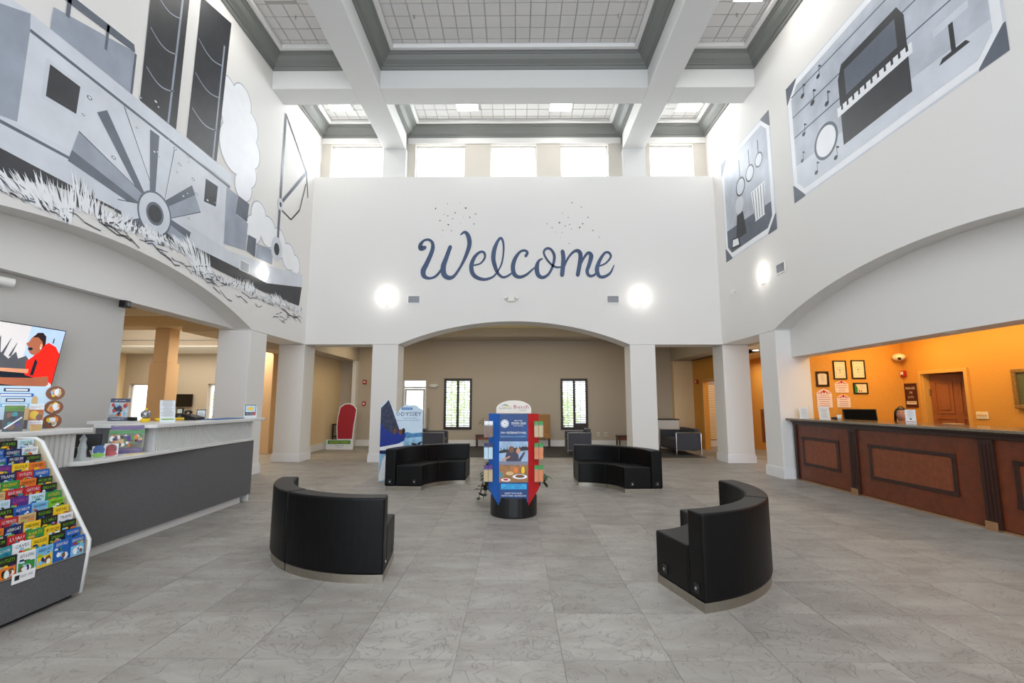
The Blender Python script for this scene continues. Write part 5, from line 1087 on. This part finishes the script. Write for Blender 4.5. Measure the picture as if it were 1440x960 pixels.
def note(mb,y,z,s):
    rp(mb,[(y+s*a,z+s*.8*b) for a,b in ell(0,0,.5,.5,12)],MUK,.0048); rp(mb,[(y-.5*s,z),(y-.38*s,z),(y-.38*s,z+2*s),(y-.5*s,z+2*s)],MUK,.0048); rp(mb,[(y-.5*s,z+2*s),(y-.38*s,z+1.6*s),(y-1.1*s,z+1.3*s),(y-1.1*s,z+1.5*s)],MUK,.0048)
def sceneA(mb):
    y0,y1,z0,z1=4.60,8.40,5.12,7.33
    rp(mb,[(y0+.3,z0+.11),(y1-.3,z0+.11),(y1-.11,z0+.3),(y1-.11,z0+.62),(y0+.11,z0+.45),(y0+.11,z0+.3)],MUL,.003)
    for k,z in enumerate((6.15,6.55,6.95)): rp(mb,[(y0+.12,z),(y1-.12,z+.12),(y1-.12,z+.145),(y0+.12,z+.02)],MUD,.003)
    # a plain upright piano, a drum and a stool with music notes
    rp(mb,[(5.75,5.45),(7.05,5.45),(7.05,6.55),(6.95,6.75),(5.85,6.75),(5.75,6.55)],MUK,.0036); rp(mb,[(5.68,5.95),(7.12,5.95),(7.12,6.10),(5.68,6.10)],MUW,.004)
    for k in range(11): rp(mb,[(5.74+k*.125,6.02),(5.78+k*.125,6.02),(5.78+k*.125,6.10),(5.74+k*.125,6.10)],MUK,.0044)
    rp(mb,[(5.9,6.2),(6.9,6.2),(6.9,6.62),(5.9,6.62)],MUD,.004)
    rp(mb,[(7.45+.30*a,5.75+.30*b) for a,b in ell(0,0,1,1,24)],MUD,.0036); rp(mb,[(7.45+.25*a,5.75+.25*b) for a,b in ell(0,0,1,1,24)],MUW,.0038)
    rp(mb,[(4.95,5.5),(5.35,5.5),(5.30,5.56),(5.0,5.56)],MUK,.0036); rp(mb,[(5.12,5.56),(5.18,5.56),(5.18,5.9),(5.12,5.9)],MUK,.0036); rp(mb,[(4.92,5.9),(5.38,5.9),(5.38,6.0),(4.92,6.0)],MUL,.0038)
    rp(mb,[(5.15+.28*a,6.75+.22*b) for a,b in ell(0,0,1,1,20)],MUD,.0036)
    for y,z,s in ((7.95,6.9,.10),(7.7,6.6,.11),(7.35,6.35,.10),(8.0,6.2,.09),(7.75,5.35,.09),(7.25,5.35,.09),(7.5,6.95,.09),(8.1,5.75,.08)): note(mb,y,z,s)
def sceneB(mb):
    y0,y1,z0,z1=9.08,11.30,4.87,7.33
    rp(mb,[(y0+.3,z0+.11),(y1-.3,z0+.11),(y1-.11,z0+.3),(y1-.11,z0+.7),(y0+.11,z0+.6),(y0+.11,z0+.3)],MUD,.003)
    for y,r_,z in ((9.55,.16,6.55),(9.95,.19,6.45),(10.4,.22,6.35)):
        rp(mb,[(y-.015,z),(y+.015,z),(y+.015,7.0),(y-.015,7.0)],MUK,.0034); rp(mb,[(y+r_*a,z+r_*b) for a,b in ell(0,0,1,1,22)],MUK,.0036); rp(mb,[(y+r_*.82*a,z+r_*.82*b) for a,b in ell(0,0,1,1,22)],MUL,.0038)
    rp(mb,[(9.45,5.30),(9.85,5.30),(9.95,6.0),(9.38,6.0)],MUW,.0036)
    for k in range(5): rp(mb,[(9.44+k*.10,5.32),(9.46+k*.10,5.32),(9.45+k*.11,5.98),(9.43+k*.11,5.98)],MUK,.004)
    rp(mb,[(10.25,5.2),(10.75,5.2),(10.65,5.75),(10.35,5.75)],MUK,.0036); rp(mb,[(10.5+.2*a,5.95+.2*b) for a,b in ell(0,0,1,1,20)],MUL,.0038)
    rp(mb,[(10.55,5.0),(11.0,5.05),(10.95,5.30),(10.6,5.25)],MUK,.004); rp(mb,[(10.62,5.06),(10.95,5.1),(10.91,5.26),(10.66,5.22)],MUW,.0042)
painted_panel(4.60,8.40,5.12,7.33,'large grey painted panel with dark corner mounts, high on the right wall, nearer one',sceneA)
painted_panel(9.08,11.30,4.87,7.33,'smaller upright grey painted panel near the far corner of the right wall',sceneB)
# ================================================================== REAR HALL
rug=MB().box(-1.5,5.03,12.9,16.0,.001,.009).build('rug',CARPET,bev=.003,seg=1); tag(rug,'dark patterned carpet on the floor of the rear hall beyond the arch','rug')
# door with transom, two shuttered windows, lounge windows
dr=S(MB().box(-3.86,-3.80,Y2+.05,Y2+.12,0,2.22).box(-3.08,-3.02,Y2+.05,Y2+.12,0,2.22).box(-3.80,-3.08,Y2+.05,Y2+.12,1.92,1.98).box(-3.80,-3.08,Y2+.05,Y2+.12,2.17,2.22).build('door_3',cm('door_frame_white',(206,204,198))))
lf=MB()
for b in ((-3.79,-3.72,.02,1.91),(-3.16,-3.09,.02,1.91),(-3.72,-3.16,.02,.12),(-3.72,-3.16,1.84,1.91),(-3.72,-3.16,.66,.70)): lf.box(b[0],b[1],Y2+.06,Y2+.10,b[2],b[3])
lf.build('door_leaf',cm('door_frame_white',(206,204,198)),dr); box('pane',-3.72,-3.16,Y2+.078,Y2+.082,.12,1.84,GLASS,dr)
MB().tube([(-3.13,Y2+.05,.75),(-3.13,Y2+.0,.78),(-3.13,Y2+.0,1.15),(-3.13,Y2+.05,1.18)],.012,6).build('handle',STEEL,dr); box('door_closer',-3.5,-3.2,Y2+.0,Y2+.05,1.93,1.97,STEEL,dr)
tag(MB().box(-2.99,-2.93,Y2-.05,Y2-.005,.25,1.25).build('wall_panel_strip',cm('strip_beige',(150,140,120))),'narrow beige strip panel on the wall right of the glass door','panel')
def shutter(n,x0,x1,z0,z1,short=False):
    f=MB()
    for b in ((x0,x0+.075,z0,z1),(x1-.075,x1,z0,z1),(x0+.075,x1-.075,z0,z0+.09),(x0+.075,x1-.075,z1-.09,z1),((x0+x1)/2-.04,(x0+x1)/2+.04,z0+.09,z1-.09)): f.box(b[0],b[1],Y2-.03,Y2+.06,b[2],b[3])
    w_=S(f.build('window_%d'%n,SHUT,bev=.004,seg=1))
    xm=(x0+x1)/2
    for (a,b,zz) in ((x0+.075,xm-.04,z0+.09),(xm+.04,x1-.075,z0+(.22 if short else .09))):
        if short and a>xm: box('bottom_panel',a,b,Y2-.01,Y2+.03,z0+.09,zz,SHUT,w_)
        N_=18
        for k in range(N_):
            z=zz+(z1-.09-zz)*(k+.5)/N_; s=MB()
            s.prism([(Y2-.0,z+.012),(Y2+.05,z-.016),(Y2+.052,z-.012),(Y2+.002,z+.016)],'x',a,b); s.build('slat',SLAT,w_)
        c_=(a+b)/2; MB().tube([(c_,Y2-.012,zz),(c_,Y2-.012,z1-.09)],.006,6).build('tilt_rod',INK,w_)
    box('pane',x0+.05,x1-.05,Y2+.12,Y2+.125,z0,z1,GLASS,w_)
shutter(6,-2.434,-1.49,.54,2.25); shutter(7,1.506,2.42,.54,2.25,True)
for n,(a,b) in ((8,(-13.2,-12.25)),(9,(-10.5,-9.3))):
    f=MB(); z0,z1=.75,2.06
    for q in ((a,a+.05,z0,z1),(b-.05,b,z0,z1),(a+.05,b-.05,z0,z0+.05),(a+.05,b-.05,z1-.05,z1)): f.box(q[0],q[1],Y2+.12,Y2+.18,q[2],q[3])
    w_=S(f.build('window_%d'%n,TRIMW)); box('pane',a+.05,b-.05,Y2+.15,Y2+.155,z0+.05,z1-.05,GLASS,w_)
rnd=random.Random(2)
def shrub(x,y,r_,h_,label):
    r=root('shrub',(x,y,-.1),label,'shrub','shrubs outside the windows'); MB().tube([(x,y,-.1),(x+.05,y,h_*.5)],.04,6).build('trunk',STEM,r)
    mb=MB()
    for k in range(420):
        d=Vector((rnd.gauss(0,1),rnd.gauss(0,1),rnd.gauss(0,1))).normalized()*rnd.uniform(.3,1); p=Vector((x+d.x*r_,y+d.y*r_,h_*.6+d.z*h_*.45)); a=Vector((rnd.gauss(0,1),rnd.gauss(0,1),rnd.gauss(0,1))).normalized()*.09; b=a.cross(Vector((rnd.random(),1,.3))).normalized()*.05
        mb.add([p-a,p+b,p+a,p-b],[(0,1,2,3)])
    o=mb.build('foliage',cm('sunlit_leaf',(214,232,168)),r,merge=False); o['kind']='stuff'  # leaf colour paled to imitate bright outdoor glare
shrub(-13.2,21.5,1.2,2.6,'green shrub outside the lounge window, seen past the pale pillar')
shrub(-2.6,21.0,.9,2.4,'green shrub outside the left dark-framed window'); shrub(2.0,20.5,.8,2.0,'green shrub outside the right dark-framed window')
# cube chairs with chrome tube frames
def cube_chair(name,x,y,w_,dp,label,rz=0,cat='armchair',group='black leather cube chairs with chrome frames'):
    r=root(name,(x,y,.0095 if x>-1.5 else .0015),label,cat,group,rz)
    def b(nm,*q,m_=LEATHG,bev=.015): o=MB().box(*q).build(nm,m_,None,loc=(0,0,0),bev=bev); o.parent=r; return o
    h=.68; a=.13
    # open side faces +x, arms at -y / +y, back at -x
    b('base_frame',-dp/2+.02,dp/2-.02,-w_/2+.02,w_/2-.02,.12,.15,m_=BLACK,bev=.004)
    b('seat',-dp/2+a,dp/2,-w_/2+a,w_/2-a,.155,.43); b('arm',-dp/2,dp/2-.01,-w_/2,-w_/2+a,.155,h-.05); b('arm',-dp/2,dp/2-.01,w_/2-a,w_/2,.155,h-.05); b('backrest',-dp/2,-dp/2+a,-w_/2+a,w_/2-a,.155,h+.03)
    for s in (-1,1):
        y_=s*(w_/2+.012); R_=.013
        MB().tube([(-dp/2+.01,y_,0),(-dp/2+.01,y_,h-.09),(-dp/2+.03,y_,h-.07),(dp/2-.03,y_,h-.07),(dp/2-.01,y_,h-.09),(dp/2-.01,y_,0)],R_,8).tube([(-dp/2+.01,y_,.14),(dp/2-.01,y_,.14)],R_,8).build('chrome_frame',CHROME,None,loc=(0,0,0)).parent=r
    return r
cube_chair('cube_chair',-2.33,13.75,.75,.70,'black cube armchair with chrome frame in front of the left window, behind the sofa')
cube_chair('cube_chair',1.74,13.66,.75,.66,'black cube armchair with chrome frame in front of the right window',PI)
cube_chair('cube_loveseat',4.74,14.08,1.45,.70,'black two-seat cube sofa with chrome frame beside the right corner pillar',PI,'sofa',None)
r=root('highback_chair',(.88,15.6,.0095),'woven tan high-backed chair against the rear wall beside the leaflet tower','chair')
MB().prism([(.66,.40),(1.10,.40),(1.12,1.06),(.64,1.06)],'y',15.80,15.86).build('backrest',WICK,r,bev=.02); box('seat',.66,1.10,15.4,15.80,.30,.44,WICK,r,.02)
for x in (.69,1.07):
    for y in (15.43,15.8): box('leg',x-.02,x+.02,y-.02,y+.02,.0095,.30,WOODD,r)
for k in range(9): MB().box(.655,1.105,15.795,15.8,.46+k*.065,.465+k*.065).build('weave_band',WOODL,r)
def side_table(x,y,wd,dp,h,label,m_=WOODD,z0=.0015):
    r=root('side_table',(x,y,z0),label,'table'); box('tabletop',x-wd/2,x+wd/2,y-dp/2,y+dp/2,h-.03,h,m_,r,.006)
    box('apron',x-wd/2+.03,x+wd/2-.03,y-dp/2+.03,y+dp/2-.03,h-.14,h-.03,WOODL,r)
    for a in (-1,1):
        for b_ in (-1,1): box('leg',x+a*(wd/2-.04)-.02,x+a*(wd/2-.04)+.02,y+b_*(dp/2-.04)-.02,y+b_*(dp/2-.04)+.02,z0,h-.03,m_,r)
    return r
side_table(-1.0,15.75,.62,.45,.40,'brown wooden side table against the rear wall, left of the leaflet tower',z0=.0095)
side_table(3.62,15.6,.75,.5,.40,'dark slim side table against the rear wall, partly behind the right arch pillar',WOODD,.0095)
leafy('vase_of_twigs',-.98,15.75,.4005,.50,26,.32,.03,.07,'olive twigs in a white vase on the brown side table','plant',.06,OLIVE,8,PLAS,7,.2)
leafy('small_plant',3.7,15.6,.4005,.32,16,.16,.05,.09,'small dark plant on the slim side table beside the arch pillar','plant',.05,GREEND,9,BLACK,5,.1)
tag(MB().box(.0,.10,0,.14,0,.01).build('paper_cup_holder',PWHT,loc=(0,0,0)),'small white card on the brown side table beside the vase','card').location=(-.78,15.62,.4005)
r=root('storage_cabinet',(4.88,15.6,.0095),'white low cabinet with a dark top behind the loveseat','cabinet')
box('body',4.45,5.17,15.35,15.88,.0095,.90,LAMWHITE,r,.004); box('top',4.44,5.18,15.33,15.89,.90,.93,BLACK,r,.003); box('door',4.47,5.15,15.335,15.35,.06,.88,LAMWHITE,r,.002); MB().ball((4.55,15.32,.62),.018,n=8).build('knob',BLACK,r)
# hallway left
r=root('console_table',(-5.7,15.72,.0015),'tall black side table against the left hallway wall','table')
box('tabletop',-5.94,-5.5,15.5,15.95,.71,.745,BLACK,r,.004); box('shelf',-5.92,-5.52,15.52,15.93,.34,.36,BLACK,r)
for x in (-5.92,-5.55):
    for y in (15.52,15.90): box('leg',x,x+.035,y,y+.035,.0015,.71,BLACK,r)
r=root('red_standee',(-5.3,14.95,.0015),'plain red free-standing display board on a green and white printed foot','standee')
mb=MB().prism([(-5.55,.30),(-5.05,.30),(-5.02,.75),(-4.98,1.0),(-4.96,1.24),(-5.05,1.36),(-5.2,1.42),(-5.36,1.40),(-5.50,1.30),(-5.56,1.0),(-5.58,.7)],'y',14.96,14.975); mb.build('white_edge',PWHT,r)
MB().prism([(-5.52,.32),(-5.08,.32),(-5.05,.75),(-5.01,1.0),(-4.99,1.22),(-5.07,1.33),(-5.2,1.385),(-5.34,1.37),(-5.47,1.28),(-5.53,1.0),(-5.55,.7)],'y',14.952,14.96).build('red_board',cm('standee_red',(168,24,42)),r)
mb=MB(); mb.m(PWHT); mb.box(-5.86,-5.02,14.90,14.91,.0015,.30); mb.m(PGRN); mb.box(-5.80,-5.10,14.893,14.90,.17,.28); text(mb,'SESAME STREET',(-5.45,14.893,.195),R1,U1,.055,.6,YEL); text(mb,'AT SEAWORLD',(-5.45,14.90,.11),R1,U1,.03,.3,INK); text(mb,'ORLANDO',(-5.45,14.90,.06),R1,U1,.025,.2,INK); mb.box(-5.86,-5.02,14.95,14.96,.0015,.02); mb.build('printed_foot',None,r)
for nm,x,z,l in (('wall_alarm',-5.14,2.126,'small red fire strobe on the rear wall above the standee'),('pull_station',-5.14,1.40,'small dark red pull station on the rear wall below the strobe')):
    r=root(nm,(x,Y2-.03,z),l,'alarm'); box('body',x-.06,x+.06,Y2-.05,Y2-.001,z-.07,z+.07,RED,r,.006); box('face',x-.03,x+.03,Y2-.056,Y2-.05,z-.03,z+.03,PLAS,r)
r=root('emergency_light',(-2.78,Y2-.05,1.98),'small twin-head emergency light on the rear wall beside the left window','emergency light')
box('housing',-2.88,-2.68,Y2-.06,Y2-.001,1.95,2.06,PLAS,r,.01)
for x in (-2.9,-2.66): MB().ball((x,Y2-.09,2.0),.04,n=10).build('lamp_head',PLAS,r)
for x,l in ((2.75,'left one of two white wall outlets right of the right window'),(3.0,'right one of two white wall outlets right of the right window')):
    r=root('wall_outlet',(x,Y2-.01,.40),l,'outlet'); box('plate',x-.04,x+.04,Y2-.01,Y2-.001,.34,.46,PLAS,r,.003); box('socket',x-.015,x+.015,Y2-.013,Y2-.01,.37,.43,INK,r)
# hallway right: alarm, picture panels through the doorway, far things
r=root('wall_alarm',(5.88,15.55,2.12),'small dark red fire strobe on the orange hallway wall','alarm'); box('body',5.84,5.898,15.48,15.62,2.05,2.19,RED,r,.006); box('face',5.832,5.84,15.52,15.58,2.09,2.15,PLAS,r)
tag(MB().box(6.08,6.40,Y2-.03,Y2-.001,.3,2.0).build('wall_poster',cm('poster_blue_yellow',(120,140,170),noise=.6,nscale=5)),'blue and white picture poster in the room seen through the right doorway','poster')
r=root('blinds',(6.65,Y2-.05,.2),'pale slatted blind in the room seen through the right doorway','blind')
for k in range(24): MB().box(6.42,6.9,Y2-.03,Y2-.001,.25+k*.075,.31+k*.075).build('slat',cm('warm_blind',(240,222,180)),r)
r=root('wall_guard_strip',(7.58,14.9,.2),'narrow dark wooden strip on the orange hallway wall between the two right pillars','trim board'); box('board',7.575,7.6,14.82,14.96,.25,1.25,WOODL,r)
r=root('ceiling_downlight',(6.35,12.6,2.82),'glowing round downlight in the hallway ceiling between the two right pillars','ceiling light'); MB().lathe([(.07,0),(.1,-.005),(.1,.005),(.07,.005)],(6.35,12.6,2.822),18).build('ring',TRIMW,r); MB().lathe([(0,0),(.07,0)],(6.35,12.6,2.822),18).build('bulb',LAMP,r)
# ---- blue standee behind the back-left sofa
SD=root('blue_standee',(-2.18,9.22,.0015),'tall blue and white printed standee of an icy sea ride reading ODYSSEY','standee',None,math.radians(34))
def add(o): o.parent=SD; return o
OUT=[(-.42,0),(.42,0),(.42,1.30),(.34,1.34),(.30,1.38),(.06,1.40),(-.02,1.34),(-.10,1.24),(-.22,1.38),(-.28,1.50),(-.34,1.44),(-.42,1.36)]
add(MB().prism(OUT,'y',0,.012).build('board',None or PICE,None,loc=(0,0,0)))
mb=MB(); Oz=(0,0,0)
ICE=cm('print_ice_sea',(150,196,226),noise=.35,nscale=7); SKYB=cm('print_pale_sky',(206,226,242),noise=.06,nscale=3); ROCK=cm('print_dark_rock',(52,60,84),noise=.5,nscale=16); DPB=cm('print_deep_blue',(26,52,140)); 
poly(mb,Oz,R1,U1,OUT,SKYB,.001); quad(mb,Oz,R1,U1,-.42,.42,0,.86,ICE,.0012)
poly(mb,Oz,R1,U1,[(-.42,.55),(-.05,.60),(-.02,.85),(-.14,1.15),(-.22,1.36),(-.28,1.49),(-.34,1.42),(-.42,1.34)],ROCK,.0014)
for p,m_ in (([(-.05,.82),(.1,.88),(.22,.84),(.42,.86),(.42,.78),(-.05,.76)],cm('print_iceberg_blue',(80,140,190),noise=.3,nscale=12)),([(-.42,.62),(-.1,.66),(.05,.72),(.08,.84),(-.02,.90),(-.2,.86),(-.36,.98),(-.42,1.08)],DPB),([(-.42,.55),(.02,.60),(.04,.68),(-.42,.63)],PWHT),([(-.2,.30),(.1,.42),(.3,.36),(.42,.40),(.42,.30),(0,.26)],PTEAL),([(-.42,.1),(-.36,.38),(-.3,.48),(-.2,.45),(-.15,.3),(-.2,.05),(-.42,.0)],PWHT),([(.2,.64),(.3,.62),(.42,.67),(.40,.69),(.32,.655),(.33,.52),(.30,.52),(.305,.65),(.2,.67)],DINK),([(-.42,.5),(0,.44),(.1,.48),(-.1,.54),(-.42,.56)],PNAVY)): poly(mb,Oz,R1,U1,p,m_,.0018+.0001*len(p))
for a in ((-.14,.90),(-.03,.88),(.03,.90)): poly(mb,Oz,R1,U1,ell(a[0],a[1],.035,.055,12),PBRN if a[0]<0 else PBLK,.003)
quad(mb,Oz,R1,U1,-.02,.20,1.30,1.345,cm('print_mid_blue',(60,130,196)),.002); text(mb,'PENGUIN TREK',(.09,0,1.312),R1,U1,.02,.18,PWHT,.0025)
text(mb,'ODYSSEY',(.13,0,1.185),R1,U1,.075,.52,PNAVY,.002); text(mb,'COMING THIS SPRING',(.15,0,1.13),R1,U1,.018,.3,DPB,.002); text(mb,'SEE AN ARCTIC WORLD LIKE NEVER BEFORE',(.12,0,1.09),R1,U1,.016,.5,DPB,.002)
add(mb.build('print',None,None,loc=(0,0,0),merge=False)); add(MB().prism([(.02,0),(.36,0),(.02,.8)],'x',-.01,.01).build('easel_back',PAPER,None,loc=(0,0,0)))
# ---- lounge beyond the left desk
r=root('lounge_monitor',(-11.32,Y2-.06,1.3),'small black television on the far lounge wall beside the bright window','television'); box('screen',-11.70,-10.96,Y2-.08,Y2-.03,1.29,1.71,GLOSSB,r,.006); box('wall_bracket',-11.4,-11.2,Y2-.03,Y2-.001,1.4,1.6,BLACK,r)
r=root('lounge_shelf_table',(-11.3,15.6,.0015),'pale lounge table with a black machine under the small television','table'); box('tabletop',-12,-10.5,15.3,15.9,.86,.90,LAMWHITE,r,.005)
for x in (-11.95,-10.6): box('leg',x,x+.05,15.35,15.4,.0015,.86,LAMWHITE,r); box('leg',x,x+.05,15.8,15.85,.0015,.86,LAMWHITE,r)
r=root('black_printer',(-11.2,15.55,.9005),'black printer on the pale lounge table','printer'); MB().prism([(-11.5,.9005),(-10.9,.9005),(-10.9,1.0),(-11.0,1.08),(-11.4,1.08),(-11.5,1.0)],'y',15.4,15.75).build('body',BLACK,r,bev=.01); box('paper_tray',-11.35,-11.05,15.36,15.4,.93,.95,INK,r)
r=root('framed_notice',(-11.37,Y2-.02,1.05),'small dark framed notice below the lounge television','picture frame'); box('frame',-11.48,-11.26,Y2-.03,Y2-.001,.98,1.24,BLACK,r); box('print',-11.45,-11.29,Y2-.034,Y2-.03,1.01,1.21,PICE,r)
r=root('luggage_cart',(-7.55,14.6,.0015),'black wheeled cart with stacked cups beside the tan hallway column','cart')
box('shelf',-7.85,-7.45,14.4,14.8,.10,.14,BLACK,r); box('shelf',-7.85,-7.45,14.4,14.8,.45,.48,BLACK,r); box('shelf',-7.85,-7.45,14.4,14.8,.78,.81,BLACK,r)
for x in (-7.85,-7.47):
    for y in (14.4,14.77): box('post',x,x+.03,y,y+.03,.05,.90,BLACK,r); MB().ball((x+.015,y+.015,.03),.028,n=8).build('wheel',BLACK,r)
for k,z in enumerate((.142,.482,.812)): tag(MB().lathe([(.06,0),(.08,.2),(.07,.2),(0,.18)],(-7.6,14.55,z),12).build('cup_stack',PLAS,smooth=True),'white cup stack on the black cart, %s shelf'%('bottom','middle','top')[k],'cups','cup stacks on the black cart')
# floor items: skirting for the long walls
S(box('baseboard_right',5.79,5.80,9.405,9.43,0,.2,BASEW))
